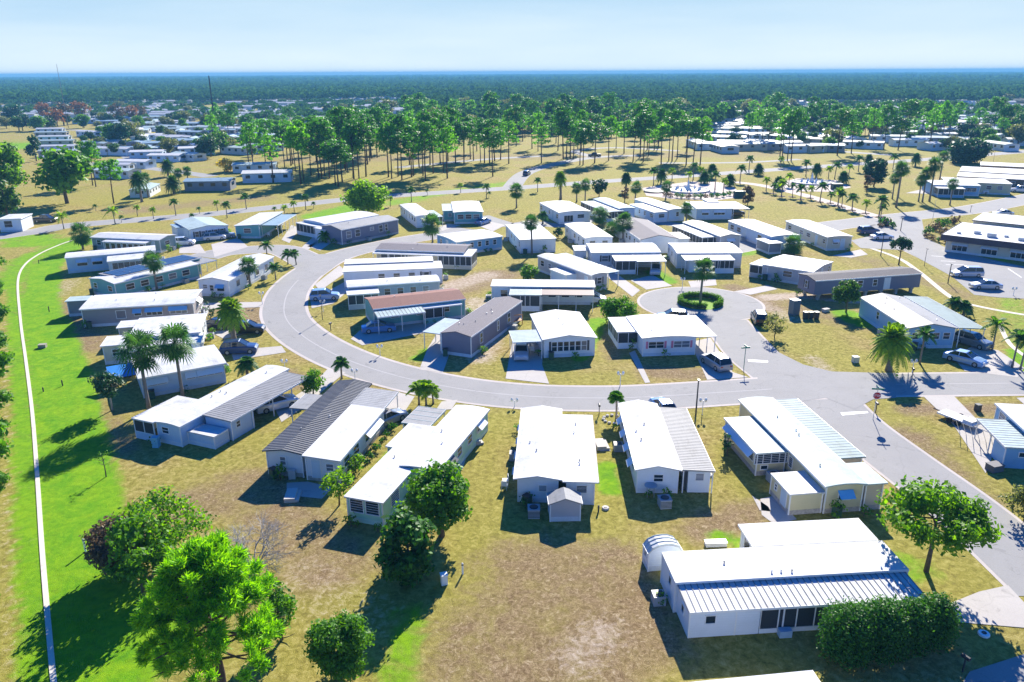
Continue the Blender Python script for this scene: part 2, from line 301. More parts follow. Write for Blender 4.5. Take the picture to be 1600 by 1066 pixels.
def make_ground():
    xs = np.concatenate([[-12000,-5000,-2500,-1200,-700,-400,-250,-160], np.arange(-110, 111, .9), [160,250,400,700,1200,2500,5000,12000]])
    ys = np.concatenate([[-600,-100], np.arange(20, 150, .9), np.arange(150, 420, 3), [460,520,600,750,1000,1500,2500,5000,9500]])
    X, Y = np.meshgrid(xs, ys); nx, ny = len(xs), len(ys)
    co = np.stack([X.ravel(), Y.ravel(), np.zeros(X.size)], 1)
    me = bpy.data.meshes.new('ground'); me.vertices.add(len(co)); me.vertices.foreach_set('co', co.ravel().astype(np.float32))
    j, i = np.meshgrid(np.arange(ny-1), np.arange(nx-1), indexing='ij'); a = (j*nx+i).ravel()
    q = np.stack([a, a+1, a+1+nx, a+nx], 1)
    me.loops.add(q.size); me.loops.foreach_set('vertex_index', q.ravel().astype(np.int32)); me.polygons.add(len(q))
    me.polygons.foreach_set('loop_start', (np.arange(len(q))*4).astype(np.int32)); me.update(calc_edges=True)
    at = me.attributes.new('cover', 'FLOAT_COLOR', 'POINT')
    col = np.ones((len(co), 4), np.float32); px, py = co[:, 0], co[:, 1]
    col[:, 0] = blob_mask(px, py, GREEN); col[:, 1] = blob_mask(px, py, OLIVE); col[:, 2] = blob_mask(px, py, SAND); col[:, 3] = blob_mask(px, py, BROWN)
    at.data.foreach_set('color', col.ravel()); me.materials.append(ground_mat())
    return link_mesh('ground', me)
tag(make_ground(), kind='structure')
# ---------------------------------------------------------------- roads
def spline(pts, k=8):
    out = []; n = len(pts)
    for i in range(n-1):
        p0, p1, p2, p3 = pts[max(i-1,0)], pts[i], pts[i+1], pts[min(i+2,n-1)]
        for t in np.arange(k)/k:
            out.append(tuple(.5*((2*p1[a])+(-p0[a]+p2[a])*t+(2*p0[a]-5*p1[a]+4*p2[a]-p3[a])*t*t+(-p0[a]+3*p1[a]-3*p2[a]+p3[a])*t**3) for a in (0,1)))
    return out + [tuple(pts[-1][:2])]
def ribbon(mb, pts, w0, w1, z, m=0, zt=None):
    # strip between the offsets w0 and w1 from the centre line; with zt a raised kerb with sides
    L = []; n = len(pts)
    for i in range(n):
        a = Vector(pts[max(i-1,0)]); b = Vector(pts[min(i+1,n-1)]); d = (b-a).normalized(); nn = Vector((-d.y, d.x)); p = Vector(pts[i])
        L.append((p+nn*w0, p+nn*w1))
    if zt is None:
        vs = [(q.x, q.y, z) for l in L for q in l]
        mb.add(vs, [(2*i+1, 2*i, 2*i+2, 2*i+3) for i in range(n-1)] if w1 > w0 else [(2*i, 2*i+1, 2*i+3, 2*i+2) for i in range(n-1)], m)
    else:
        vs = []
        for a, b in L: vs += [(a.x,a.y,z),(a.x,a.y,zt),(b.x,b.y,zt),(b.x,b.y,z)]
        fs = []
        for i in range(n-1):
            for k in range(3): fs.append((4*i+k, 4*i+k+1, 4*i+5+k, 4*i+4+k))
        mb.add(vs, fs, m)
def cl(px): return spline([tuple(P(*p)[:2]) for p in px])
ASPH = None
def roadmat(name, c, dark):
    m, nt, N, L, b = nodes(name); tc = N.new('ShaderNodeTexCoord')
    def nz(s, d, dist=0):
        n = N.new('ShaderNodeTexNoise'); n.inputs['Scale'].default_value = s; n.inputs['Detail'].default_value = d; n.inputs['Distortion'].default_value = dist; n.inputs['Roughness'].default_value = .65
        L.new(tc.outputs['Object'], n.inputs['Vector']); return n.outputs['Fac']
    r = N.new('ShaderNodeValToRGB'); r.color_ramp.elements[0].position = .32; r.color_ramp.elements[1].position = .68
    r.color_ramp.elements[0].color = c4([v*dark for v in c]); r.color_ramp.elements[1].color = c4(c)
    a = N.new('ShaderNodeMath'); a.operation = 'ADD'; h = N.new('ShaderNodeMath'); h.operation = 'MULTIPLY'; h.inputs[1].default_value = .5
    L.new(nz(.22, 8, .5), a.inputs[0]); L.new(nz(9, 6), a.inputs[1]); L.new(a.outputs[0], h.inputs[0]); L.new(h.outputs[0], r.inputs[0])
    def mrn(f, a_, b_, lo, hi):
        q = N.new('ShaderNodeMapRange'); q.inputs[1].default_value = a_; q.inputs[2].default_value = b_; q.inputs[3].default_value = lo; q.inputs[4].default_value = hi; L.new(f, q.inputs[0]); return q.outputs[0]
    vo = N.new('ShaderNodeTexVoronoi'); vo.feature = 'DISTANCE_TO_EDGE'; vo.inputs['Scale'].default_value = .16
    wm = N.new('ShaderNodeVectorMath'); wm.operation = 'ADD'; wn2 = N.new('ShaderNodeTexNoise'); wn2.inputs['Scale'].default_value = .8; wn2.inputs['Detail'].default_value = 6
    L.new(tc.outputs['Object'], wn2.inputs['Vector']); L.new(tc.outputs['Object'], wm.inputs[0]); L.new(wn2.outputs['Color'], wm.inputs[1]); L.new(wm.outputs[0], vo.inputs['Vector'])
    cr = mrn(vo.outputs['Distance'], .0, .01, .9, 1); st = mrn(nz(.6, 4, 1.5), .60, .74, 1, .74)
    mA = N.new('ShaderNodeMath'); mA.operation = 'MULTIPLY'; L.new(cr, mA.inputs[0]); L.new(st, mA.inputs[1])
    mC = N.new('ShaderNodeMix'); mC.data_type = 'RGBA'; mC.blend_type = 'MULTIPLY'; mC.inputs[0].default_value = 1; L.new(r.outputs[0], mC.inputs[6]); L.new(mA.outputs[0], mC.inputs[7])
    L.new(mC.outputs[2], b.inputs['Base Color']); b.inputs['Roughness'].default_value = .9; b.inputs['Specular IOR Level'].default_value = .2
    bp = N.new('ShaderNodeBump'); bp.inputs['Strength'].default_value = .3; bp.inputs['Distance'].default_value = .01; L.new(nz(30, 3), bp.inputs['Height']); L.new(bp.outputs[0], b.inputs['Normal'])
    return m
ASPH = roadmat('weathered_asphalt', (.315, .31, .305), .78); GUT = roadmat('gutter_concrete', (.52, .47, .44), .75); DRV = roadmat('driveway_concrete', (.48, .45, .42), .78)
PATHM = roadmat('path_concrete', (.66, .6, .5), .8); PALE = roadmat('worn_centre_line', (.40, .39, .39), .85); PAINT = mat('road_paint', (.75,.75,.75), .7, .25, 4)
PAV = roadmat('pink_concrete', (.55, .46, .42), .85)
def polymesh(name, px, z, m, kind='structure', thick=0, world=False):
    W = [Vector((p[0], p[1], z)) if world else P(*p) for p in px]; W = [Vector((v.x, v.y, z)) for v in W]
    t = tessellate_polygon([W]); mb = MB()
    up = []
    for a, b_, c in t:
        n = (W[b_]-W[a]).cross(W[c]-W[a]).z; up.append((a, b_, c) if n > 0 else (a, c, b_))
    mb.add(W, up)
    if thick:
        n = len(W); mb.add(W + [Vector((v.x, v.y, 0)) for v in W], [(k, (k+1) % n, (k+1) % n + n, k+n) for k in range(n)])
    return tag(mb.build(name, m), kind=kind)
ROADS = [ # name, photo trace, half width, gutter, centre line
 ('road', [(1720,598),(1500,600),(1300,603),(1150,612),(1000,621),(900,622),(820,619),(740,611),(660,597),(590,579),(530,557),(480,530),(450,503),(444,478),(455,450),(487,422),(535,398),(620,378),(690,366),(725,357)], 3.15, .45, True, .024),
 ('road', [(495,415),(445,391),(400,390),(350,394),(318,402)], 3.4, .35, False, .018),
 ('road', [(1285,612),(1330,660),(1400,715),(1490,782),(1560,840),(1660,930)], 3.1, .3, False, .018),
 ('road', [(1240,606),(1215,585),(1180,558),(1155,530),(1130,500)], 3.3, .3, False, .016),
 ('boulevard', [(-60,378),(60,361),(115,352),(300,337),(400,327),(560,310),(660,303),(800,294),(950,283),(1075,275),(1200,266),(1300,259),(1450,249),(1600,237),(1700,228)], 3.4, .3, False, .016),
 ('road', [(1100,395),(1180,380),(1282,356),(1345,347),(1420,338),(1500,330),(1560,320),(1640,303)], 4.0, .4, False, .018),
 ('road', [(1345,347),(1400,372),(1470,405),(1560,440),(1680,470)], 3.5, .3, False, .014),
 ('road', [(800,292),(822,270),(870,256),(930,246),(1000,243)], 3.0, 0, False, .012),
 ('road', [(620,262),(760,249),(850,244)], 2.6, 0, False, .010), ('road', [(930,246),(900,236),(960,231),(1060,236)], 2.4, 0, False, .008),
 ('road', [(226,262),(205,247),(170,218),(150,206),(110,203)], 3.2, 0, False, .012), ('road', [(225,262),(290,270),(330,276)], 3, 0, False, .010),
 ('road', [(1030,255),(1160,254),(1250,249)], 2, 0, False, .012), ('road', [(1180,228),(1300,236),(1400,243)], 3, 0, False, .010),
 ('road', [(840,346),(800,352),(770,345),(750,338)], 2.6, 0, False, .014), ('road', [(1100,366),(1060,352),(1000,345),(960,338),(880,352),(840,348)], 2.3, 0, False, .012)]
for nm, px, hw, gut, ctr, z in ROADS:
    mb = MB(); p = cl(px); ribbon(mb, p, -hw, hw, z)
    if ctr: ribbon(mb, p, -.09, .09, z+.004, 2)
    if gut:
        ribbon(mb, p, hw, hw+gut, z-.004, 1); ribbon(mb, p, -hw-gut, -hw, z-.004, 1)
    tag(mb.build(nm, [ASPH, GUT, PALE]), kind='structure')
cc = P(1094, 474); 
def circle(c, r, n=48, a0=0, a1=2*math.pi): return [(c.x+r*math.cos(a0+(a1-a0)*k/n), c.y+r*math.sin(a0+(a1-a0)*k/n)) for k in range(n)]
polymesh('turning_circle_gutter', circle(cc, 9.7), .008, GUT, world=True); polymesh('turning_circle', circle(cc, 9.3), .022, ASPH, world=True)
polymesh('car_park', [(1345,347),(1440,341),(1446,372),(1480,388),(1545,405),(1640,425),(1700,470),(1600,467),(1560,465),(1522,461),(1487,432),(1450,412),(1412,391),(1345,388),(1330,376),(1372,366),(1400,358)], .026, ASPH)
polymesh('junction_apron', [(1185,606),(1200,597),(1225,640),(1250,628),(1290,622),(1335,640),(1365,624),(1400,622),(1400,584),(1340,582),(1300,581),(1255,570),(1215,550),(1180,555)], .030, ASPH)
polymesh('junction_apron', [(455,384),(487,398),(535,396),(555,390),(540,404),(505,430),(455,440),(462,420),(440,400)], .030, ASPH)
for px in [[(1313,645),(1355,643),(1357,646),(1316,650)], [(1168,562),(1200,564),(1200,567),(1170,566)]]: tag(polymesh('stop_line', px, .036, PAINT), kind='structure')
for a, b in [((1470,408),(1493,409)),((1478,414),(1506,414)),((1492,420),(1520,420)),((1575,420),(1596,434)),((1548,408),(1590,418)),((1455,400),(1478,402))]:
    mb = MB(); ribbon(mb, [tuple(P(*a)[:2]), tuple(P(*b)[:2])], -.1, .1, .034); tag(mb.build('parking_line', PAINT), kind='structure')
# kerbed path along the bright swale and the walk beyond the grey home
mb = MB(); p = cl([(118,374),(90,384),(60,398),(38,415),(28,440),(32,500),(40,560),(50,640),(58,740),(66,860),(76,980),(84,1066),(96,1180)]); ribbon(mb, p, -.17, .17, 0, 0, .06)
tag(mb.build('swale_path', PATHM), kind='structure')
mb = MB(); p = cl([(1345,383),(1400,402),(1432,422),(1482,462),(1512,475),(1600,492),(1680,500)]); ribbon(mb, p, -.45, .45, .02); tag(mb.build('footpath', PATHM), kind='structure')
mb = MB(); p = cl([(1140,284),(1190,290),(1260,306),(1330,327),(1385,343)]); ribbon(mb, p, -1.9, 1.9, .02); tag(mb.build('palm_walk', PAV), kind='structure')
mb = MB(); p = cl([(1560,500),(1580,540),(1640,580)]); ribbon(mb, p, -.3, .3, .02); tag(mb.build('footpath', PATHM), kind='structure')
DRIVES = [[(562,517),(640,500),(715,488),(740,505),(566,540),(548,530)], [(655,578),(692,583),(700,560),(722,498),(690,510),(668,545)], [(790,592),(858,600),(847,570),(850,535),(800,535)],
 [(983,552),(992,548),(1016,598),(1008,599)], [(1078,535),(1110,528),(1145,582),(1170,590),(1105,594)], [(930,418),(955,422),(1000,454),(988,464)], [(985,438),(1020,430),(1050,447),(1010,453)], [(1075,440),(1118,436),(1120,446),(1080,450)],
 [(1145,456),(1200,446),(1215,452),(1172,461)], [(1443,620),(1490,619),(1560,690),(1540,740),(1490,665)], [(1588,622),(1640,620),(1660,650),(1600,632)], [(1560,548),(1520,540),(1490,560),(1507,580),(1590,590),(1600,575)],
 [(485,470),(540,440),(560,442),(520,475),(487,482)], [(492,445),(530,415),(542,425),(500,455)], [(512,577),(540,582),(500,615),(470,640),(440,660),(430,640),(490,600)], [(618,612),(648,620),(625,655),(570,690),(540,680),(590,640)], [(360,548),(440,541),(447,551),(365,563)], [(330,520),(405,505),(412,515),(350,530)],
 [(448,774),(503,780),(520,762),(480,753),(448,755)], [(310,474),(410,472),(412,480),(312,484)], [(930,690),(945,686),(954,705),(938,706)], [(690,628),(715,625),(706,640),(680,642)],
 [(330,382),(372,372),(388,386),(335,402)], [(280,383),(312,382),(322,396),(280,396)], [(440,375),(455,352),(470,356),(452,380)], [(505,372),(482,390),(470,388),(490,370)], [(700,350),(720,352),(688,362),(668,362)], [(760,345),(790,352),(770,362),(740,350)], [(480,385),(510,372),(520,378),(500,392)],
 [(1480,945),(1530,925),(1575,915),(1640,985),(1560,978),(1485,972)], [(1515,1050),(1640,1010),(1680,1066),(1530,1120),(1490,1090)], [(1188,780),(1210,775),(1245,812),(1210,820),(1190,805)], [(1330,393),(1345,390),(1356,398),(1330,403),(1300,400)], [(1440,296),(1470,298),(1540,297),(1545,302),(1480,304),(1415,302)], [(1175,775),(1200,792),(1205,800),(1187,798)]]
for px in DRIVES: polymesh('driveway', px, .032, ASPH if px[0] == (1515,1050) else DRV, thick=0)
polymesh('patio_slab', [(720,700),(735,690),(738,690),(722,735),(702,752)], .05, DRV)
# ---------------------------------------------------------------- mobile homes
RNG = random.Random(7)
class Home:
    def __init__(s, label, quad, z=2.5, name='mobile_home', cat='mobile home', group=None, wall_='white', base=None, **kw):
        s.z = z; s.wall = wall(wall_); s.skirt = base
        a, b, c, d = [P(x, y, z) for x, y in quad]
        su = (b-a)+(c-d); sv = (d-a)+(c-b); perp = Vector((sv.y, -sv.x, 0))
        if perp.dot(su) < 0: perp = -perp
        t = su + perp; s.ang = math.atan2(t.y, t.x); cen = (a+b+c+d)/4
        s.o = empty(name, (cen.x, cen.y, 0), s.ang, label, cat, group); s.c = cen
        s.R = Matrix.Rotation(-s.ang, 3, 'Z'); s.secs = []
    def rect(s, quad, z):
        if len(quad) == 4 and not isinstance(quad[0], tuple): return quad
        w = [s.R @ (P(x, y, z) - Vector((s.c.x, s.c.y, z))) for x, y in quad]; a, b, c, d = w
        return (min((a.x+d.x)/2, (b.x+c.x)/2), max((a.x+d.x)/2, (b.x+c.x)/2), min((a.y+b.y)/2, (c.y+d.y)/2), max((a.y+b.y)/2, (c.y+d.y)/2))
    def local(s, x, y, z=0):
        return s.R @ (P(x, y, z) - Vector((s.c.x, s.c.y, z)))
    def sec(s, quad, z=None, kind='room', roof_='white', prof='flat', rise=.45, axis='v', ribs=0, ov=.22, wall_=None, posts=None, th=.11, z0=0, fascia=WHITE, skirt=True, ribmat=None):
        # prof: flat / gable / shed+ (high at the start) / shed- ; axis = direction the ridge runs
        z = z or s.z; r = s.rect(quad, z); u0, u1, v0, v1 = r; W = wall(wall_) if wall_ else s.wall
        lo, hi = (u0, u1) if axis == 'v' else (v0, v1); e0, e1 = (v0, v1) if axis == 'v' else (u0, u1)
        P_ = {'flat': [(0,0),(1,0)], 'gable': [(0,0),(.5,rise),(1,0)], 'shed+': [(0,rise),(1,0)], 'shed-': [(0,0),(1,rise)],
              'arch': [(0,0),(.12,rise*.62),(.3,rise*.93),(.5,rise),(.7,rise*.93),(.88,rise*.62),(1,0)], 'bow': [(0,0),(.25,rise*.75),(.5,rise),(.75,rise*.75),(1,0)]}[prof]
        def h(t):
            for (a, ha), (b, hb) in zip(P_, P_[1:]):
                if t <= b+1e-6: return ha+(hb-ha)*(t-a)/(b-a)
            return P_[-1][1]
        top = [(lo+(hi-lo)*t, z+dz) for t, dz in P_]; L = hi-lo
        mb = MB(); ax = 'v' if axis == 'u' else 'u'
        # roof slab extruded along the ridge
        prof_pts = top + [(p, q-th) for p, q in reversed(top)]
        mb.extr(prof_pts, 'v' if axis == 'v' else 'u', e0, e1, 0)
        if ribs:
            n = int((e1-e0)/ribs)
            for k in range(n+1):
                t0 = e0 + (e1-e0)*k/n; t0 = min(max(t0, e0), e1-.05)
                mb.extr([(p, q+(.045 if roof_ in ('white', 'grey') else .018)) for p, q in top] + [(p, q-.01) for p, q in reversed(top)], 'v' if axis == 'v' else 'u', t0+.002, t0+ (.05 if ribs<.5 else .07), 1)
        rf = mb.build('roof', [roof(roof_), ribmat or roof('white')], s.o)
        # fascia gutter
        fz = th+.05
        for k, (p, q) in enumerate([top[0], top[-1]]):
            mb = MB(); p0, p1 = (p-.035, p-.003) if k == 0 else (p+.003, p+.035)
            if axis == 'v': mb.box(p0, p1, e0+.01, e1-.01, q-fz, q+.015)
            else: mb.box(e0+.01, e1-.01, p0, p1, q-fz, q+.015)
            mb.build('gutter', fascia, s.o)
        i = dict(r=(u0+ov, u1-ov, v0+ov, v1-ov), z=z, h=h, kind=kind, axis=axis, full=r)
        if kind == 'room':
            a, b = lo+ov, hi-ov; inner = [(p, q) for p, q in top if a < p < b]
            wp = [(a, z-th+h((a-lo)/L)+.0)] + [(p, q-th*.9) for p, q in inner] + [(b, z-th+h((b-lo)/L))]
            mb = MB(); mb.extr(wp + [(b, z0), (a, z0)], 'v' if axis == 'v' else 'u', e0+ov, e1-ov)
            mb.build('wall', W, s.o)
            if skirt and z0 == 0:
                mb = MB(); q = .025
                mb.box(u0+ov-q, u1-ov+q, v0+ov-q, v1-ov+q, 0.001, .42); mb.build('skirting', s.skirt or mat('skirting_pale', (.66,.69,.73), .7, .2, 2, dirt=.4), s.o)
                q = .03
                for cu in (u0+ov, u1-ov):
                    for cv in (v0+ov, v1-ov):
                        t = ((cu if axis == 'v' else cv)-lo)/L; cb = MB(); cb.box(cu-q-.02, cu+q+.02, cv-q-.02, cv+q+.02, 0, z+h(t)-th); cb.build('corner_trim', WHITE, s.o)
        elif kind in ('carport', 'screen'):
            sides = posts or 'nr'; done = set()
            for sd_ in sides:
                a, b = ((u0, v0), (u1, v0)) if sd_ == 'n' else ((u0, v1), (u1, v1)) if sd_ == 'f' else ((u0, v0), (u0, v1)) if sd_ == 'l' else ((u1, v0), (u1, v1))
                n = max(1, round(math.hypot(b[0]-a[0], b[1]-a[1])/3.0))
                for k in range(n+1):
                    x = a[0]+(b[0]-a[0])*k/n; y = a[1]+(b[1]-a[1])*k/n
                    x = min(max(x, u0+.12), u1-.12); y = min(max(y, v0+.12), v1-.12); key = (round(x, 1), round(y, 1))
                    if key in done: continue
                    done.add(key); t = ((x if axis == 'v' else y)-lo)/L
                    mb = MB(); mb.box(x-.045, x+.045, y-.045, y+.045, 0, z+h(t)-th+.01); mb.build('post', WHITE, s.o)
            if kind == 'screen':
                for sd_ in sides: s.screen_side(i, sd_)
        s.secs.append(i); return len(s.secs)-1
    def frame(s, i, side):
        u0, u1, v0, v1 = i['r']
        if side == 'n': return Vector((u0, v0, 0)), Vector((1,0,0)), Vector((0,-1,0)), u1-u0
        if side == 'f': return Vector((u1, v1, 0)), Vector((-1,0,0)), Vector((0,1,0)), u1-u0
        if side == 'l': return Vector((u0, v0, 0)), Vector((0,1,0)), Vector((-1,0,0)), v1-v0
        return Vector((u1, v0, 0)), Vector((0,1,0)), Vector((1,0,0)), v1-v0
    def panel(s, mb, i, side, a, b, z0, z1, d0, d1, m=0):
        o, d, n, L = s.frame(i, side); p = []
        for z in (z0, z1):
            for aa, dd in ((a, d0), (b, d0), (b, d1), (a, d1)):
                q = o + d*aa + n*dd; p.append((q.x, q.y, z))
        mb.add(p, [(0,1,2,3),(4,7,6,5),(0,4,5,1),(1,5,6,2),(2,6,7,3),(3,7,4,0)], m)
    def win(s, k, side, pos, w=1.1, h=1.0, zc=None, kind='sash', shutter=None, awning=None, unit='t'):
        i = s.secs[k]; L = s.frame(i, side)[3]; c = pos*L if unit == 't' else pos; zc = zc or i['z']*.6
        a, b = c-w/2, c+w/2; z0, z1 = zc-h/2, zc+h/2
        if kind == 'door':
            zt = min(i['z']-.25, 2.25); mb = MB(); s.panel(mb, i, side, a-.07, b+.07, .3, zt+.07, 0, .035); dr = mb.build('door_frame', WHITE, s.o)
            mb = MB(); s.panel(mb, i, side, a, b, .32, zt, .036, .06); mb.build('door', mat('door_pale', (.5,.62,.72), .5, .08), dr); return
        f = .07; mb = MB()
        s.panel(mb, i, side, a-f, b+f, z1, z1+f, 0, .06); s.panel(mb, i, side, a-f, b+f, z0-f, z0, 0, .08)
        s.panel(mb, i, side, a-f, a, z0, z1, 0, .06); s.panel(mb, i, side, b, b+f, z0, z1, 0, .06)
        if kind == 'sash': s.panel(mb, i, side, a, b, zc-.025, zc+.025, .02, .05)
        if kind == 'jal':
            for q in range(1, 5): s.panel(mb, i, side, a, b, z0+(z1-z0)*q/5-.012, z0+(z1-z0)*q/5+.012, .02, .045)
        if w > 1.6:
            n = round(w/.8)
            for q in range(1, n): s.panel(mb, i, side, a+w*q/n-.03, a+w*q/n+.03, z0, z1, .021, .055)
        wo = mb.build('window', WHITE, s.o)
        mb = MB(); s.panel(mb, i, side, a, b, z0, z1, .004, .02); mb.build('pane', GLASS if RNG.random() < .78 else BLIND, wo)
        if shutter:
            for x in (a-f-.32, b+f): 
                mb = MB(); s.panel(mb, i, side, x+.02, x+.3, z0-f, z1+f, 0, .04); mb.build('shutter', shutter, s.o)
        if awning:
            o, d, n, _ = s.frame(i, side); p = []
            for dd, z in ((.03, z1+.2), (.62, z1-.3)):
                for aa in (a-.15, b+.15):
                    q = o+d*aa+n*dd; p += [(q.x, q.y, z), (q.x, q.y, z-.03)]
            mb = MB(); mb.add(p, [(0,2,6,4),(1,5,7,3),(0,4,5,1),(2,3,7,6),(4,6,7,5),(0,1,3,2)])
            nb = max(2, int(w/.3))
            mb.build('awning', awning, s.o)
    def row(s, k, side, n, w=1.0, h=1.0, zc=None, kind='sash', t0=.08, t1=.92, jit=0, **kw):
        for q in range(n):
            t = t0+(t1-t0)*(q+.5)/n + RNG.uniform(-jit, jit); s.win(k, side, t, w*RNG.choice((1, 1, .8)) if jit else w, h, zc, kind, **kw)
    def screen_side(s, i, side, z0=.75, a=None, b=None, col=None, n=None, frame=WHITE):
        o, d, nn, L = s.frame(i, side); a = 0 if a is None else a*L; b = L if b is None else b*L; z1 = i['z']-.14
        mb = MB(); s.panel(mb, i, side, a, b, 0.002, z0, -.08, .02); mb.build('knee_wall', col or s.wall, s.o)
        mb = MB(); s.panel(mb, i, side, a+.03, b-.03, z0+.005, z1, -.045, -.015); mb.build('insect_screen', SCREEN, s.o)
        n = n or max(1, round((b-a)/1.3)); mb = MB()
        for q in range(n+1):
            x = a+(b-a)*q/n; s.panel(mb, i, side, max(a, x-.035), min(b, x+.035), z0+.003, z1, -.07, .024)
        s.panel(mb, i, side, a+.036, b-.036, z0+.004, z0+.06, -.06, .026); s.panel(mb, i, side, a+.036, b-.036, z1-.06, z1, -.06, .026)
        mb.build('screen_frame', frame, s.o)
    def screenroom(s, quad, sides, z=None, **kw):
        k = s.sec(quad, z, kind='carport', posts=sides, **kw); i = s.secs[k]; u0, u1, v0, v1 = i['full']; i['r'] = (u0+.1, u1-.1, v0+.1, v1-.1)
        for sd_ in sides: s.screen_side(i, sd_)
        return k
    def vents(s, k, n=3):
        i = s.secs[k]; u0, u1, v0, v1 = i['full']
        for q in range(n):
            u = u0+(u1-u0)*RNG.uniform(.2,.8); v = v0+(v1-v0)*RNG.uniform(.1,.9)
            L = (u1-u0) if i['axis'] == 'v' else (v1-v0); t = (u-u0)/L if i['axis'] == 'v' else (v-v0)/L; z = i['z']+i['h'](t)
            mb = MB(); mb.lathe([(.045, -.05), (.045, .12), (.08, .13), (.075, .17), (.02, .19)], 8, (u, v, z)); mb.build('roof_vent', ALU if q % 2 else mat('vent_grey', (.3,.3,.3), .6), s.o)
    def auto(s, k, sides='nlr', kind='sash', **kw):
        for sd_ in sides:
            L = s.frame(s.secs[k], sd_)[3]; n = max(1, int(L/2.7)); door = RNG.randrange(n) if L > 8 else -1
            for q in range(n):
                t = (q+.5)/n+RNG.uniform(-.12, .12)/n
                if q == door: s.win(k, sd_, t, .85, kind='door')
                elif RNG.random() < .85: s.win(k, sd_, t, RNG.choice((.9,1.1,.7,1.5)) if L > 3 else .8, RNG.choice((.8,.95)), None, kind, **kw)
    def raised(s, *a): pass
# ---------------------------------------------------------------- the homes of this street, each from its roof corners in the photograph
AWB = mat('awning_blue_grey', (.62,.68,.75), .5, .06); AWW = mat('awning_white', (.78,.79,.8), .5, .06); SHB = mat('shutter_dark', (.05,.05,.07), .5); SHP = mat('shutter_pink', (.6,.2,.3), .5)
AWD = mat('awning_striped_dark', (.1,.1,.11), .5)
BRK = mat('skirting_block', (.5,.46,.44), .8, .5, 5, dirt=.5)
# big white home, lower right
h = Home('long white home with ribbed metal front roof behind the rounded hedge, nearest of all', [(1059,913),(1412,884),(1392,846),(1033,864)], 3.0, wall_='white', base=mat('skirting_white', (.72,.74,.78), .6, .1))
m = h.sec([(1059,914),(1412,886),(1382,843),(1033,866)], 2.42, roof_='white', prof='flat', axis='u', ov=.06)
f = h.sec([(1083,974),(1431,920),(1412,889),(1059,916)], 2.05, roof_='white', prof='shed-', rise=.12, axis='u', ribs=.42, ov=.1, ribmat=roof('dull'), kind='carport', posts='n')
bk = h.sec([(1178,852),(1382,845),(1330,808),(1152,821)], 2.35, roof_='white', ribs=.0, ov=.25, kind='room')
i = h.secs[f]; u0, u1, v0, v1 = i['full']; um = u0+(u1-u0)*.30; ue = u0+(u1-u0)*.62
i['r'] = (u0+.08, um, v0+.1, v1); mb = MB(); mb.extr([(v0+.1, 0), (v0+.1, 1.88), (v1, 2.0), (v1, 0)], 'u', u0+.08, um); mb.build('wall', h.wall, h.o)
h.win(f, 'n', .3, .62, .55, 1.35, 'plain'); h.win(f, 'l', .45, .5, .55, 1.3, 'plain'); h.win(m, 'l', .35, .5, .6, 1.7, 'plain')
i['r'] = (um+.05, u1-.3, v0+.12, v1-.5); h.screen_side(i, 'n', .28, 0, .45, n=4); mb = MB(); mb.box(um+.05, u1-.4, v0+.7, v1-.1, 0, 1.8); mb.build('inner_wall', h.wall, h.o)
h.vents(m, 4); h.win(bk, 'l', .5, 1.0, 1.0, 1.5, 'plain')
mb = MB(); mb.box(um+1.2, um+2.0, v0-.45, v0+.0, 0, .5); mb.build('step', mat('step_blue', (.3,.45,.62)), h.o)
# barrel shed at its end
h = Home('small white barrel-roofed shed at the end wall of the nearest long home', [(1012,866),(1070,861),(1058,846),(1004,850)], 1.9, name='garden_shed', cat='shed', wall_='white')
k = h.sec([(1014,866),(1068,861),(1056,845),(1004,850)], 1.5, prof='arch', rise=.65, axis='v', ribs=.33, ribmat=roof('offwhite'), ov=.05); h.win(k, 'l', .55, .35, .35, 1.1, 'plain')
# home just cut by the lower frame
h = Home('white flat-roofed home mostly below the bottom edge of the photo', [(1100,1135),(1325,1118),(1262,1050),(1072,1064)], 2.2)
k = h.sec([(1100,1135),(1325,1118),(1262,1050),(1072,1064)], 2.2, ribs=0); h.auto(k, 'l')
# beige home with pale green roof
h = Home('beige home with pale green roof strip beside the side street', [(1293,760),(1349,757),(1206,621),(1152,625)], 2.55, wall_='cream', base=BRK)
m = h.sec([(1293,760),(1356,757),(1206,620),(1152,625)], 2.6, roof_='offwhite', prof='bow', rise=.18); b2 = h.sec([(1350,757),(1387,755),(1351,723),(1318,723)], 2.52, roof_='offwhite', wall_='tan', prof='flat')
g = h.sec([(1309,712),(1358,718),(1248,625),(1203,623)], 2.3, roof_='green', prof='flat', ribs=.5, ribmat=roof('lblue'), wall_='tan', fascia=ALU)
fl = h.sec([(1177,711),(1233,704),(1173,648),(1139,654)], 2.3, roof_='offwhite', prof='flat', ov=.18)
sh = h.sec([(1237,775),(1289,767),(1251,734),(1206,741)], 1.95, roof_='white', prof='flat', ov=.08)
h.win(m, 'n', .52, 1.0, .65, 1.55, 'plain', awning=mat('awning_blue', (.12,.42,.78), .5, .05)); h.win(m, 'l', .35, .6, .9, 1.5, 'jal'); h.win(m, 'l', .2, .5, .7, 1.5)
h.win(fl, 'n', .5, 3.0, .85, 1.65, 'jal'); h.win(fl, 'n', .28, .6, .35, .8, 'plain'); h.row(fl, 'l', 4, 1.25, .8, 1.5, 'jal', awning=AWB)
h.win(sh, 'l', .72, .35, .5, 1.2); h.win(sh, 'l', .3, .9, kind='door'); h.vents(m, 4)
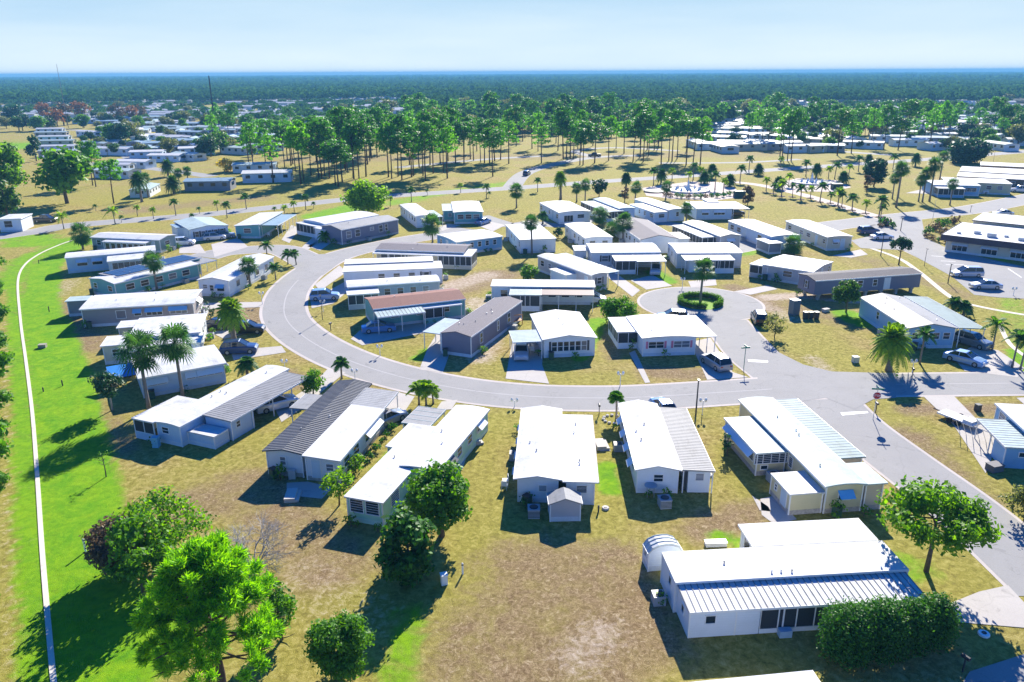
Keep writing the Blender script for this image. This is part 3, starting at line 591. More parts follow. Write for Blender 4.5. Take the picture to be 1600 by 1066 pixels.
# white home with ribbed carport roof
h = Home('white gabled home with grey ribbed side roof beside the tall street pole', [(994,734),(1065,736),(1026,630),(965,630)], 2.3, wall_='white', base=mat('skirting_white', (.72,.74,.78), .6, .1))
m = h.sec([(994,734),(1065,736),(1026,630),(965,630)], 2.3, prof='gable', rise=.4); g = h.sec([(1067,735),(1118,738),(1072,638),(1029,638)], 2.15, kind='carport', posts='nr', roof_='dull', ribs=.3, ribmat=roof('dullrib'), prof='shed+', rise=.12)
u0, u1, v0, v1 = h.secs[g]['full']; h.secs[g]['r'] = (u0+.55, u1-.3, v0+.2, v0+5); mb = MB(); mb.extr([(u0+.55, 0), (u0+.55, 2.1), (u1-.3, 2.0), (u1-.3, 0)], 'v', v0+.2, v0+5); mb.build('wall', h.wall, h.o)
h.win(m, 'n', .52, .75, .62, 1.45); h.win(g, 'n', .52, .65, .6, 1.5, 'jal'); h.row(m, 'l', 4, 1.0, .7, 1.4, awning=AWW); h.vents(m, 3)
mb = MB(); mb.box(u0+.0, u0+.5, v0+.35, v0+.4, .1, 2.0); mb.build('screen_door', SCREEN, h.o)
# white double-wide centre
h = Home('wide white home with a plain bright roof, its small gabled shed behind it', [(807,749),(940,755),(920,645),(811,638)], 2.3, wall_='white', base=mat('skirting_white', (.72,.74,.78), .6, .1))
m = h.sec([(807,749),(883,750),(874,639),(811,637)], 2.35, prof='gable', rise=.32, ov=.35); r_ = h.sec([(884,752),(940,755),(922,648),(874,648)], 2.3, prof='flat', ov=.35, fascia=mat('fascia_brown', (.12,.07,.07)))
h.win(m, 'n', .62, .6, .5, 1.35, 'jal'); h.win(r_, 'n', .55, .8, .6, 1.45, 'jal'); h.row(m, 'l', 4, 1.0, .8, 1.4, awning=AWB); h.auto(r_, 'r'); h.vents(r_, 4); h.vents(m, 2)
h = Home('small white gabled tool shed standing behind the wide white home', [(856,787),(909,787),(907,768),(857,773)], 1.75, name='garden_shed', cat='shed', wall_='lgrey')
h.sec([(855,788),(910,788),(906,768),(857,771)], 1.65, prof='gable', rise=.5, roof_='dull', ov=.14)
# long white roof with mint walls
h = Home('long white home with mint green end wall beside the dark leafy tree', [(541,781),(611,784),(760,650),(628,600)], 2.3, wall_='mint', base=mat('skirting_mint', (.6,.8,.68), .6, .15))
# axis from the left eave
a = [(541,781),(611,784),(692,665),(628,665)]
m1 = h.sec([(541,781),(611,784),(666,700),(606,700)], 2.25, prof='flat', ov=.16); m2 = h.sec([(640,735),(704,735),(753,635),(694,633)], 2.35, prof='bow', rise=.16, ov=.2)
m3 = h.sec([(606,702),(668,703),(696,663),(628,665)], 2.22, prof='flat', ov=.16); g = h.sec([(629,664),(676,664),(697,637),(647,637)], 2.05, kind='carport', posts='lf', roof_='dull', ribs=.9, ribmat=roof('offwhite'))
i = h.secs[m1]; h.win(m1, 'n', .27, 1.1, 1.1, 1.5, 'jal'); h.win(m1, 'n', .72, 1.1, 1.1, 1.5, 'jal'); h.win(m1, 'r', .25, 1.4, 1.0, 1.4, 'jal')
h.row(m2, 'r', 4, 1.0, .8, 1.5, t0=.1); h.win(m2, 'r', .82, 1.5, .7, 1.6, awning=AWW); h.win(m2, 'r', .22, 1.2, .8, 1.5, awning=AWD); h.vents(m2, 2); h.vents(m1, 1); h.row(m1, 'l', 2, 1, .8)
# dark ribbed roof home
h = Home('white home with dark grey ribbed roof and white side addition', [(412,704),(475,711),(578,600),(528,594)], 2.4, wall_='pale', base=BRK)
m = h.sec([(412,704),(475,711),(578,600),(528,594)], 2.45, prof='gable', rise=.3, roof_='grey', ribs=.34, ribmat=roof('dull'), ov=.25, fascia=DARK)
r_ = h.sec([(476,713),(527,723),(602,640),(549,634)], 2.28, prof='shed+', rise=.2, roof_='white', ov=.2, wall_='pale'); g = h.sec([(549,634),(602,640),(619,612),(571,608)], 2.28, prof='shed+', rise=.2, kind='carport', posts='rf', roof_='dull', ribs=.4)
h.win(m, 'n', .45, .5, .75, 1.5, 'sash'); h.win(r_, 'n', .72, .65, .65, 1.45, 'sash'); h.win(r_, 'n', .3, .8, kind='door'); h.win(r_, 'r', .72, 3.4, .9, 1.4, 'sash', awning=AWW); h.row(r_, 'r', 2, 1.2, .9, t0=.05, t1=.45); h.vents(m, 2)
h.sec([(453,638),(482,639),(502,617),(477,615)], 2.1, kind='carport', posts='lnf', roof_='dull'); h.row(m, 'l', 3)
# home with corner screen room (left)
h = Home('pale blue home with ribbed carport roof and screened corner, beside two tall palms', [(243,659),(281,667),(452,577),(415,571)], 2.2, wall_='lblue', base=mat('skirting_white', (.72,.74,.78), .6, .1))
m = h.sec([(243,660),(281,667),(452,576),(415,570)], 2.2, prof='bow', rise=.14, ov=.12); w1 = h.screenroom([(207,654),(243,661),(309,622),(273,619)], 'nl', 2.18, roof_='white', prof='flat')
g = h.sec([(320,648),(361,662),(475,591),(449,579)], 2.15, kind='carport', posts='rf', roof_='dull', prof='shed+', rise=.12, ribs=.36, ribmat=roof('dullrib'))
u0, u1, v0, v1 = h.secs[g]['full']; h.secs[g]['r'] = (u0+.2, u1-.2, v0+.15, v0+3.4); mb = MB(); mb.extr([(u0+.2, 0), (u0+.2, 2.08), (u1-.2, 2.0), (u1-.2, 0)], 'v', v0+.15, v0+3.4); mb.build('wall', h.wall, h.o)
h.win(g, 'r', .3, .5, .6, 1.4); h.win(m, 'n', .35, .8, .6, 1.45, 'sash'); h.vents(m, 4)
k = h.sec((u0-.2, u1-.4, v0-2.0, v0-.05), 1.35, roof_='white', ov=.05)
# second row, left
h = Home('white home with three white window awnings behind the two tall palms', [(216,592),(359,566),(330,540),(205,558)], 2.5, wall_='lblue')
m = h.sec([(216,592),(359,566),(330,540),(203,560)], 2.5, prof='bow', rise=.15, axis='u', ov=.3); h.win(m, 'n', .18, 1.9, .6, 1.6, awning=AWW); h.win(m, 'n', .58, .9, .6, 1.6, awning=AWW); h.win(m, 'n', .82, 2.6, .6, 1.6, awning=AWW); h.auto(m, 'lr')
h = Home('stepped white home between the grey long home and the two tall palms', [(194,530),(314,519),(322,489),(222,497)], 2.7, wall_='pale')
m = h.sec([(194,530),(314,518),(322,489),(222,497)], 2.75, prof='flat', ov=.25); h.sec([(176,513),(212,511),(225,500),(196,500)], 2.4, wall_='tan'); w2 = h.sec([(156,539),(194,541),(205,523),(170,525)], 2.5, wall_='beige'); w3 = h.sec([(189,548),(318,533),(314,520),(194,531)], 2.35); h.row(w3, 'n', 4, 1.3, .8); h.auto(w2, 'nl'); h.auto(m, 'r')
h = Home('long taupe home with blue window awnings and a wide white roof', [(125,484),(302,473),(318,452),(146,461)], 2.7, wall_='taupe')
m = h.sec([(125,484),(302,473),(318,452),(146,461)], 2.75, prof='bow', rise=.2, axis='u', ov=.25)
AB = mat('awning_bright_blue', (.18,.42,.68), .5, .05)
h.win(m, 'n', .34, 1.2, 1.1, 1.6, 'plain'); h.win(m, 'n', .49, .9, .8, 1.7, awning=AB); h.win(m, 'n', .64, 2.1, .9, 1.7, awning=AB); h.win(m, 'n', .86, 2.3, .9, 1.7, awning=AB); h.win(m, 'r', .5, 1.8, .9, 1.7, awning=AWW); h.vents(m, 3)
w1 = h.sec([(99,470),(131,471),(146,463),(116,462)], 2.4, roof_='offwhite')
h = Home('cream home with a bright white gabled roof and small blue awning over its end door', [(300,441),(364,436),(423,404),(388,398)], 2.7, wall_='white')
m = h.sec([(302,441),(364,436),(423,403),(388,397)], 2.7, prof='gable', rise=.5, ov=.2); h.win(m, 'n', .2, .7, .6); h.win(m, 'n', .42, .6, .9, 1.4); h.win(m, 'n', .72, 1.2, .9, 1.4, 'plain', awning=AB); h.row(m, 'r', 4, 1.2, 1, 1.5, 'plain')
h = Home('teal home with solar panels covering the far side of its roof', [(144,437),(179,443),(332,409),(297,396)], 2.7, wall_='teal')
m = h.sec([(144,437),(179,443),(305,414),(270,402)], 2.6, prof='gable', rise=.4, ov=.15); g = h.sec([(270,402),(305,414),(332,408),(298,396)], 2.5, kind='carport', posts='nrf', roof_='dull')
sp = h.sec([(161,426),(176,436),(305,404),(296,396)], 2.95, roof_='dull', prof='flat', ov=.3, th=.08)
u0, u1, v0, v1 = h.secs[sp]['full']; PVM = mat('solar_cell', (.02,.035,.08), .25, .2, 3); n = 0
for a in range(14):
    if a in (6, ): continue
    for b in range(2):
        mb = MB(); y0 = v0+.6+(v1-v0-1.2)*a/14; x0 = u0+.25+(u1-u0-.5)*b/2; mb.box(x0, x0+(u1-u0-.5)/2-.05, y0, y0+(v1-v0-1.2)/14-.04, 2.99, 3.03); mb.build('solar_panel', PVM, h.o)
h.row(m, 'r', 5, 1.4, .9); h.auto(m, 'n'); h.vents(m, 2)
h = Home('long pale blue home with a porch addition, near the curved swale path', [(90,407),(242,391),(242,385),(120,398)], 2.9, wall_='lblue')
m = h.sec([(90,408),(242,388),(243,381),(112,397)], 2.9, prof='bow', rise=.2, axis='u', ov=.2); p_ = h.sec([(166,411),(234,401),(236,394),(168,403)], 2.5, wall_='pale', prof='shed-', rise=.15, axis='u'); h.row(m, 'n', 5, 1.6, 1, awning=AWB); h.row(p_, 'n', 3, 1.8, 1.1, 1.5, 'jal')
h = Home('grey-green home with a row of porch windows, first beside the boulevard', [(148,370),(246,377),(272,368),(157,361)], 2.6, wall_='greygreen')
m = h.sec([(147,370),(246,376),(272,368),(170,361)], 2.7, prof='gable', rise=.4, axis='u', ov=.25); p_ = h.sec([(168,377),(228,381),(240,375),(172,371)], 2.35, prof='shed-', rise=.2, axis='u'); h.row(p_, 'n', 7, .9, 1.2, 1.4, 'plain', t0=.02, t1=.98); h.auto(m, 'nr')
h = Home('white home with blue-grey stepped roofs and dark shutters, two cars before it', [(290,359),(357,353),(330,340),(268,348)], 2.8)
m = h.sec([(291,360),(355,352),(331,339),(276,345)], 2.7, prof='gable', rise=.5, roof_='offwhite', ov=.2); w1 = h.sec([(272,354),(291,357),(287,348),(266,351)], 2.4, roof_='blue'); h.row(m, 'n', 5, .8, 1.1, 1.5, shutter=SHB); h.auto(m, 'l')
h = Home('teal home with half white half blue-grey roof beside the young palms', [(369,354),(438,352),(456,336),(405,331)], 2.9, wall_='teal')
m = h.sec([(369,354),(415,352),(433,334),(404,331)], 2.8, prof='shed-', rise=.3); g = h.sec([(415,352),(440,352),(456,336),(433,334)], 2.7, roof_='blue', kind='carport', posts='nr'); h.auto(m, 'nl')
h = Home('white home with long bowed roofs and a screened porch behind the slate grey home', [(467,347),(512,356),(592,341),(553,329)], 2.9)
m = h.sec([(481,344),(513,353),(583,334),(553,329)], 2.95, prof='bow', rise=.25, ov=.2); g = h.sec([(497,357),(512,361),(590,342),(580,338)], 2.6, roof_='white'); h.screenroom([(467,348),(497,356),(513,350),(485,343)], 'nl', 2.6)
h = Home('slate grey gabled home with white trimmed windows at the bend of the street', [(506,353),(531,359),(621,342),(592,338)], 3.1, wall_='slate', base=mat('skirting_grey', (.4,.4,.45), .7))
m = h.sec([(504,353),(531,360),(621,343),(592,337)], 3.2, prof='gable', rise=.6, roof_='dull', ov=.15); h.win(m, 'r', .12, 1.2, 1.4, 1.9); h.win(m, 'r', .27, 1.2, 1.4, 1.9); h.win(m, 'r', .52, .9, .6, 2.2); h.win(m, 'r', .68, 1.0, 1.4, 1.9); h.win(m, 'r', .78, .7, 1.4, 1.9); h.vents(m, 2)
h = Home('small white home with a pale blue wing, left of the teal home by the boulevard', [(652,338),(688,336),(660,318),(624,320)], 2.7)
m = h.sec([(650,338),(676,337),(652,318),(624,320)], 2.7, prof='bow', rise=.2, ov=.15); h.sec([(673,340),(692,338),(676,328),(662,330)], 2.4, kind='carport', posts='nr', roof_='offwhite'); h.auto(m, 'nl')
h = Home('teal home with a white roof and a lower left wing, blue car at its side', [(712,331),(762,332),(744,315),(701,315)], 2.8, wall_='teal')
m = h.sec([(712,331),(761,332),(744,315),(701,315)], 2.8, prof='bow', rise=.2, ov=.25); w1 = h.sec([(692,328),(714,331),(705,318),(690,319)], 2.6, roof_='offwhite'); h.row(m, 'n', 3, 1.4, 1); h.auto(w1, 'nl')
h = Home('bright blue home with white roof behind the grey-roofed porch home', [(708,379),(780,368),(750,357),(692,366)], 2.7, wall_='blue')
m = h.sec([(710,381),(780,368),(752,357),(690,367)], 2.7, prof='bow', rise=.25, axis='u', ov=.2); h.row(m, 'n', 5, .7, .9, 1.7); h.auto(m, 'l')
h = Home('home with charcoal shingle roof and a long white porch roof, screen room at right', [(588,391),(736,398),(733,384),(602,376)], 2.9, wall_='beige')
m = h.sec([(594,388),(733,397),(727,384),(603,376)], 2.95, prof='gable', rise=.5, roof_='shinglel', axis='u', ov=.2); g = h.sec([(587,393),(733,403),(745,394),(597,384)], 2.55, kind='carport', posts='n', prof='shed-', rise=.25, axis='u')
i = h.secs[g]; u0, u1, v0, v1 = i['full']; i['r'] = (u0+.1, u1-.1, v0+.15, v1-.1); h.screen_side(i, 'n', .7, .66, 1, n=6); h.screen_side(i, 'r', .7); h.screen_side(i, 'n', .6, .08, .36, n=4); h.vents(m, 3)
h = Home('long white home with front porch roof inside the bend, third from the red roof', [(534,425),(691,419),(690,406),(539,413)], 2.8)
m = h.sec([(536,425),(691,419),(690,408),(538,413)], 2.7, prof='flat', ov=.15, ribs=0); h.sec([(533,414),(676,407),(676,401),(545,404)], 2.9); h.row(m, 'n', 4, 1.0, .9, t0=.3); h.win(m, 'n', .83, 1.1, 1, shutter=SHB)
h = Home('narrow white home with a low screened front room beside the red-brown roof', [(541,447),(690,440),(664,430),(538,436)], 2.8, wall_='lgrey')
m = h.sec([(543,448),(691,440),(680,430),(539,438)], 2.8, prof='bow', rise=.2, axis='u', ov=.2); h.row(m, 'n', 4, .9, 1, 1.6, t0=.35, shutter=None); h.screenroom([(543,462),(592,457),(590,447),(540,449)], 'n', 2.4); h.vents(m, 2)
h = Home('teal home with red-brown shingle roof and a striped carport roof', [(584,484),(722,467),(712,449),(570,466)], 2.9, wall_='teal')
m = h.sec([(582,484),(722,467),(712,449),(570,466)], 2.9, prof='gable', rise=.55, roof_='red', axis='u', ov=.15); g = h.sec([(589,497),(662,487),(656,475),(582,485)], 2.45, kind='carport', posts='n', prof='shed-', rise=.3, axis='u', ribs=.5, roof_='offwhite', ribmat=roof('dark')); g2 = h.sec([(662,487),(717,471),(712,466),(656,475)], 2.45, kind='carport', posts='n', prof='shed-', rise=.3, axis='u')
h.row(m, 'n', 3, 1.1, .9); i = h.secs[g2]; u0, u1, v0, v1 = i['full']; i['r'] = (u0+.1, u1-.1, v0+.2, v1); h.screen_side(i, 'n', .8, 0, .55, n=2); h.vents(m, 4)
h = Home('slate blue gabled home with charcoal shingles and a pale blue side canopy', [(696,521),(741,527),(806,473),(770,461)], 2.85, wall_='slate', base=mat('skirting_pale_blue', (.55,.66,.78), .6))
m = h.sec([(695,521),(741,527),(807,473),(772,461)], 2.85, prof='gable', rise=.45, roof_='shinglel', ov=.1); h.sec([(663,521),(695,521),(722,498),(688,498)], 2.4, kind='carport', posts='ln', roof_='lblue'); h.win(m, 'r', .18, .75, 1.3, 1.7, 'sash'); h.win(m, 'r', .5, .6, 1.3, 1.7); h.win(m, 'r', .72, .9, 1.3, 1.7); h.vents(m, 6)
h = Home('long white flat-roofed home with brown carport roof and a row of dark posts', [(767,446),(929,449),(929,437),(769,437)], 2.9)
m = h.sec([(767,447),(929,449),(929,437),(769,437)], 2.9, ov=.2, fascia=DARK); g1 = h.sec([(797,461),(846,461),(846,449),(797,449)], 2.6, roof_='offwhite', ribs=.5, ribmat=roof('dull'), kind='screen', posts='n'); g2 = h.sec([(846,461),(928,461),(926,449),(846,449)], 2.6, kind='carport', posts='nr', roof_='brown', fascia=WHITE); h.win(m, 'n', .12, 1, 1); h.row(m, 'n', 4, 1.1, 1, t0=.4)
h = Home('white gabled double-wide with six tall windows across its front', [(848,531),(932,528),(905,487),(828,491)], 2.35, wall_='white', base=mat('skirting_pale_blue', (.55,.66,.78), .6))
m = h.sec([(848,531),(932,528),(906,487),(828,491)], 2.5, prof='gable', rise=.5, ov=.25); h.sec([(800,535),(848,534),(840,515),(797,517)], 2.35, kind='carport', posts='ln', roof_='lblue', ribs=.5, ribmat=roof('offwhite'))
for q in range(6): h.win(m, 'n', .2+.118*q, .62, 1.2, 1.45, 'sash', shutter=SHB if q in (0, 5) else None)
h.vents(m, 2); h.auto(m, 'r')
h = Home('white home with pink shuttered windows and wide carport roof, left of the turning circle', [(1006,529),(1120,526),(1084,492),(976,494)], 2.45, wall_='white', base=mat('skirting_pale_blue', (.55,.66,.78), .6))
m = h.sec([(1006,529),(1086,526),(1062,492),(976,494)], 2.5, prof='bow', rise=.2, ov=.2, ribs=0); h.sec([(1085,526),(1121,526),(1086,493),(1060,493)], 2.42, kind='carport', posts='rf'); h.screenroom([(965,519),(1001,518),(982,495),(950,496)], 'nl', 2.35)
h.win(m, 'n', .25, 1.9, .8, 1.5, 'sash', shutter=SHP); h.win(m, 'n', .74, 2.0, .8, 1.5, 'sash', shutter=SHP); h.vents(m, 2)
# right of the turning circle
h = Home('pale blue gabled home with grey-green ribbed side roof, behind the large date palm', [(1422,511),(1497,513),(1413,464),(1339,464)], 2.9, wall_='sky', base=mat('skirting_pale_blue', (.55,.66,.78), .6))
m = h.sec([(1422,512),(1497,514),(1413,464),(1339,464)], 2.8, prof='gable', rise=.6, roof_='dull', ov=.2); h.sec([(1498,514),(1537,514),(1452,464),(1413,464)], 2.6, kind='carport', posts='nr', roof_='green', ribs=.5, ribmat=roof('lblue'), prof='shed+', rise=.15)
h.row(m, 'n', 4, .8, .8, 1.7, t0=.05, t1=.95); h.win(m, 'l', .6, .7, 1, 1.8); h.vents(m, 5)
h = Home('narrow slate home raised on piers with its underside still open', [(1251,429),(1277,440),(1431,427),(1414,415)], 3.4, wall_='slate')
m = h.sec([(1250,429),(1277,440),(1431,427),(1414,415)], 3.3, prof='gable', rise=.35, roof_='shingle', ov=.1, z0=1.0, skirt=False)
u0, u1, v0, v1 = h.secs[m]['full']
for q in range(7):
    for x in (u0+.6, u1-.6):
        mb = MB(); y = v0+1.2+(v1-v0-2.4)*q/6; mb.box(x-.2, x+.2, y-.2, y+.2, 0, .7); mb.box(x-.25, x+.25, y-.3, y+.3, .701, .998); mb.build('pier', mat('pier_block', (.35,.34,.33), .9), h.o)
h.win(m, 'n', .5, .6, 1.1, 2.2, shutter=SHB); h.win(m, 'r', .42, .9, 1.0, 2.3); h.win(m, 'r', .56, .7, 1.0, 2.3)
mb = MB(); h.panel(mb, h.secs[m], 'r', (v1-v0)*.64, (v1-v0)*.70, 1.1, 3.0, 0, .06); mb.build('door', mat('door_white', (.75,.76,.78), .5), h.o)
h = Home('white low home with stepped porch roofs left of the raised slate home', [(1200,425),(1262,425),(1310,412),(1247,396)], 2.6, wall_='lgrey')
m = h.sec([(1192,412),(1260,425),(1308,412),(1228,396)], 2.6, prof='gable', rise=.3, ov=.2, axis='u'); h.screenroom([(1175,412),(1200,418),(1216,409),(1190,403)], 'nl', 2.3); h.auto(m, 'nr')
h = Home('white twin-roofed home with a porch front, facing the turning circle', [(1061,396),(1155,395),(1145,379),(1040,380)], 2.8)
m = h.sec([(1061,396),(1155,395),(1145,379),(1040,380)], 2.85, prof='bow', rise=.3, axis='u', ov=.15); g = h.sec([(1070,408),(1146,405),(1137,395),(1062,396)], 2.5, kind='carport', posts='nlr', prof='shed-', rise=.15, axis='u'); i = h.secs[g]; u0, u1, v0, v1 = i['full']; i['r'] = (u0+.15, u1-.15, v0+.15, v1-.1); h.screen_side(i, 'n', .9, .62, 1, n=4); mb = MB(); mb.box(u0+(u1-u0)*.12, u0+(u1-u0)*.6, v0+1.2, v1, 0, 2.4); mb.build('wall', h.wall, h.o); h.auto(m, 'l')
h = Home('white home with screened front room and open carport, left of its twin-roofed neighbour', [(922,395),(1031,394),(1021,379),(917,381)], 2.8, wall_='white')
m = h.sec([(922,395),(1031,394),(1021,379),(917,381)], 2.85, prof='bow', rise=.25, axis='u', ov=.15); s2 = h.screenroom([(960,407),(993,408),(988,395),(955,395)], 'nl', 2.5); h.sec([(993,408),(1041,409),(1031,395),(988,395)], 2.5, kind='carport', posts='nr'); h.sec([(897,391),(917,392),(915,383),(895,384)], 2.3); h.win(m, 'n', .2, 1.1, 1, 1.7, shutter=SHB)
h = Home('long white home seen end-on with blue-grey side roof, in front of the screened-room home', [(927,430),(950,426),(865,397),(835,399)], 2.8, wall_='lgrey')
m = h.sec([(926,430),(951,427),(866,397),(835,399)], 2.8, prof='bow', rise=.25, ov=.15); h.sec([(952,427),(968,423),(884,396),(866,397)], 2.6, kind='carport', posts='nr', roof_='blue'); w1 = h.sec([(882,429),(906,428),(882,417),(857,420)], 2.2, wall_='lblue'); h.win(m, 'n', .5, .9, 1, 1.7, shutter=SHB); h.auto(m, 'l')
h = Home('broad white home with a stepped gable end, leftmost of the second row', [(819,373),(876,374),(836,350),(781,350)], 2.8)
m = h.sec([(819,373),(876,374),(838,350),(781,350)], 2.8, prof='flat', ov=.15); h.auto(m, 'l')
h = Home('narrow white home with a small flat patch on its roof, second in the second row', [(916,373),(959,370),(922,349),(880,349)], 2.7)
m = h.sec([(916,373),(959,370),(922,349),(880,349)], 2.7, prof='bow', rise=.25, ov=.15); h.auto(m, 'nl')
h = Home('white home with big blue-grey shingle roof behind the cluster of palms', [(1003,373),(1062,372),(1016,343),(962,346)], 2.9, wall_='pale')
m = h.sec([(1003,374),(1062,373),(1010,343),(956,346)], 2.9, prof='gable', rise=.8, roof_='shinglel', ov=.15); h.sec([(1046,374),(1076,372),(1062,362),(1034,364)], 2.3); h.auto(m, 'nl')
h = Home('lilac grey home with pale blue canopy roof and small white awnings', [(1125,369),(1157,367),(1096,345),(1070,347)], 2.8, wall_='lgrey')
m = h.sec([(1122,370),(1157,368),(1097,345),(1070,347)], 2.8, prof='gable', rise=.4, roof_='dull', ov=.15); h.screenroom([(1092,372),(1120,369),(1078,350),(1057,352)], 'nl', 2.45, roof_='lblue'); h.win(m, 'n', .5, 1.5, .8, awning=AWW)
h = Home('white home with a skylit flat roof, third from the right in the second row', [(1203,370),(1240,366),(1190,341),(1146,347)], 2.8, wall_='lblue')
m = h.sec([(1203,371),(1240,367),(1180,341),(1146,346)], 2.8, prof='bow', rise=.2, ov=.15); h.sec([(1198,382),(1217,379),(1205,371),(1188,373)], 2.2, wall_='grey'); h.auto(m, 'l')
h = Home('long cream home with a small white door awning beside the parked cars', [(1291,370),(1340,372),(1262,343),(1224,346)], 2.8, wall_='beige')
m = h.sec([(1291,369),(1340,371),(1262,344),(1225,345)], 2.8, prof='bow', rise=.2, ov=.2); h.auto(m, 'l'); h.win(m, 'n', .35, 1.1, .8, awning=AWW); h.win(m, 'n', .65, .8, kind='door')
# row by the fountains
h = Home('white gabled home with an arched carport opening, leftmost of the fountain row', [(872,333),(921,330),(890,314),(845,317)], 2.7)
m = h.sec([(872,333),(921,330),(890,314),(845,317)], 2.7, prof='bow', rise=.3, ov=.15); h.auto(m, 'l'); h.win(m, 'n', .7, 1.6, .8); h.win(m, 'n', .3, 2.2, 1.6, 1.1, 'plain')
h = Home('home with two blue-grey metal roofs, second in the fountain row', [(966,327),(990,325),(950,309),(930,311)], 2.8, wall_='lblue')
m = h.sec([(966,327),(991,325),(950,309),(930,311)], 2.8, prof='bow', rise=.25, roof_='blue', ov=.15); h.screenroom([(947,333),(968,328),(932,312),(914,316)], 'nl', 2.5, roof_='blue'); h.auto(m, 'n')
h = Home('white home with two stepped roofs and dark porch posts, third in the fountain row', [(1040,330),(1064,325),(1018,309),(1000,311)], 2.8, wall_='lblue')
m = h.sec([(1040,330),(1064,326),(1017,309),(1000,311)], 2.8, prof='bow', rise=.25, ov=.15); w1 = h.sec([(1018,333),(1040,330),(1008,317),(990,319)], 2.5); h.auto(m, 'n'); h.auto(w1, 'nl')
h = Home('wide white home with a carport at right holding dark cars, rightmost of the fountain row', [(1076,325),(1145,326),(1110,313),(1078,316)], 2.7, wall_='lblue')
m = h.sec([(1078,326),(1146,326),(1124,314),(1080,316)], 2.7, prof='bow', rise=.3, ov=.2, axis='u'); h.sec([(1146,327),(1174,326),(1146,315),(1124,315)], 2.6, kind='carport', posts='nr'); h.sec([(1104,316),(1122,316),(1116,310),(1100,310)], 3.2); h.win(m, 'n', .25, 1.6, .9, awning=AWW); h.win(m, 'n', .65, 2.6, .9, awning=AWW)
# right edge blue home
h = Home('bright blue home with white roof cut by the right edge of the photo', [(1572,700),(1640,703),(1600,655),(1529,656)], 2.3, wall_='blue', base=mat('skirting_blue', (.15,.35,.6), .6))
m = h.sec([(1620,671+20),(1680,691),(1617,632),(1557,631)], 2.6, prof='flat', ov=.2); g = h.sec([(1572,700),(1640,702),(1590,655),(1529,656)], 2.1, roof_='offwhite', kind='carport', posts='l', ribs=.5, ribmat=roof('dull'))
i = h.secs[g]; u0, u1, v0, v1 = i['full']; i['r'] = (u0+.1, u1, v0+.1, v0+2.4); mb = MB(); mb.box(u0+.1, u1, v0+.1, v0+2.4, 0, 1.98); mb.build('wall', h.wall, h.o); h.win(g, 'n', .45, .9, .4, 1.4, 'plain'); h.win(m, 'l', .82, 1.2, .9, 1.7)
# blue home near the boulevard at right, long sheds behind it
h = Home('bright blue home with a hedge of porch windows by the right-hand curve', [(1458,296),(1525,292),(1517,286),(1450,283)], 2.8, wall_='blue')
m = h.sec([(1447,288),(1528,291),(1520,283),(1450,281)], 3.0, prof='bow', rise=.3, axis='u', ov=.2); h.sec([(1460,295),(1500,294),(1495,287),(1458,287)], 2.6, kind='screen', posts='nl'); h.row(m, 'n', 4, 1.6, 1, t0=.5)
for q, (quad, lab) in enumerate([([(1476,284),(1576,287),(1575,280),(1473,277)], 'long cream shed-like home directly behind the bright blue home'), ([(1496,275),(1600,281),(1604,274),(1497,269)], 'second long white home behind the bright blue home'),
    ([(1500,267),(1640,275),(1640,266),(1502,260)], 'third long white home counting back from the bright blue home'), ([(1532,258),(1660,264),(1660,258),(1532,253)], 'fourth and farthest long white home behind the bright blue home')]):
    h = Home(lab, quad, 3.2, wall_='cream' if q % 2 == 0 else 'brown'); k = h.sec(quad, 3.2, prof='flat', ov=.2); h.row(k, 'n', 5, 1.2, 1)
h = Home('white boxy building at the far left edge beside the dark pickup', [(4,338),(42,338),(42,334),(6,334)], 2.6, name='cabin', cat='building'); k = h.sec([(4,343),(42,341),(42,334),(6,335)], 3, prof='flat'); h.win(k, 'n', .4, 1.6, 1.4)
# clubhouse
h = Home('low clubhouse with dark fascia and white flat roof at the car park', [(1479,362),(1640,384),(1640,360),(1500,345)], 3.6, name='clubhouse', cat='building', wall_='beige')
DF = mat('fascia_plum', (.07,.05,.07), .6)
k = h.sec([(1480,360),(1655,397),(1690,370),(1510,345)], 3.4, prof='flat', ov=.9, axis='u', fascia=DF); u0, u1, v0, v1 = h.secs[k]['full']
mb = MB(); mb.box(u0-.06, u1, v0-.08, v0-.04, 2.3, 3.5); mb.box(u0-.08, u0-.04, v0-.03, v1, 2.3, 3.5); mb.build('fascia', DF, h.o)
for q, t in enumerate((.13, .40, .66)): h.win(k, 'n', t, 2.6, 1.4, 1.2, 'plain', awning=AWB)
for q in range(6):
    x = u0+2+q*2.6; mb = MB(); s = .35+.2*(q % 3); mb.box(x, x+s*2, v0+3+(q % 2)*2, v0+3+(q % 2)*2+s*1.6, 3.42, 3.42+s); mb.build('roof_unit', ALU, h.o)
h = Home('rear hall of the clubhouse with a lower white roof and dark edge', [(1510,340),(1640,356),(1640,340),(1540,334)], 3.8, name='hall', cat='building', wall_='beige')
k = h.sec([(1510,341),(1640,358),(1680,345),(1548,333)], 4.0, prof='flat', ov=.3, axis='u', fascia=DF)
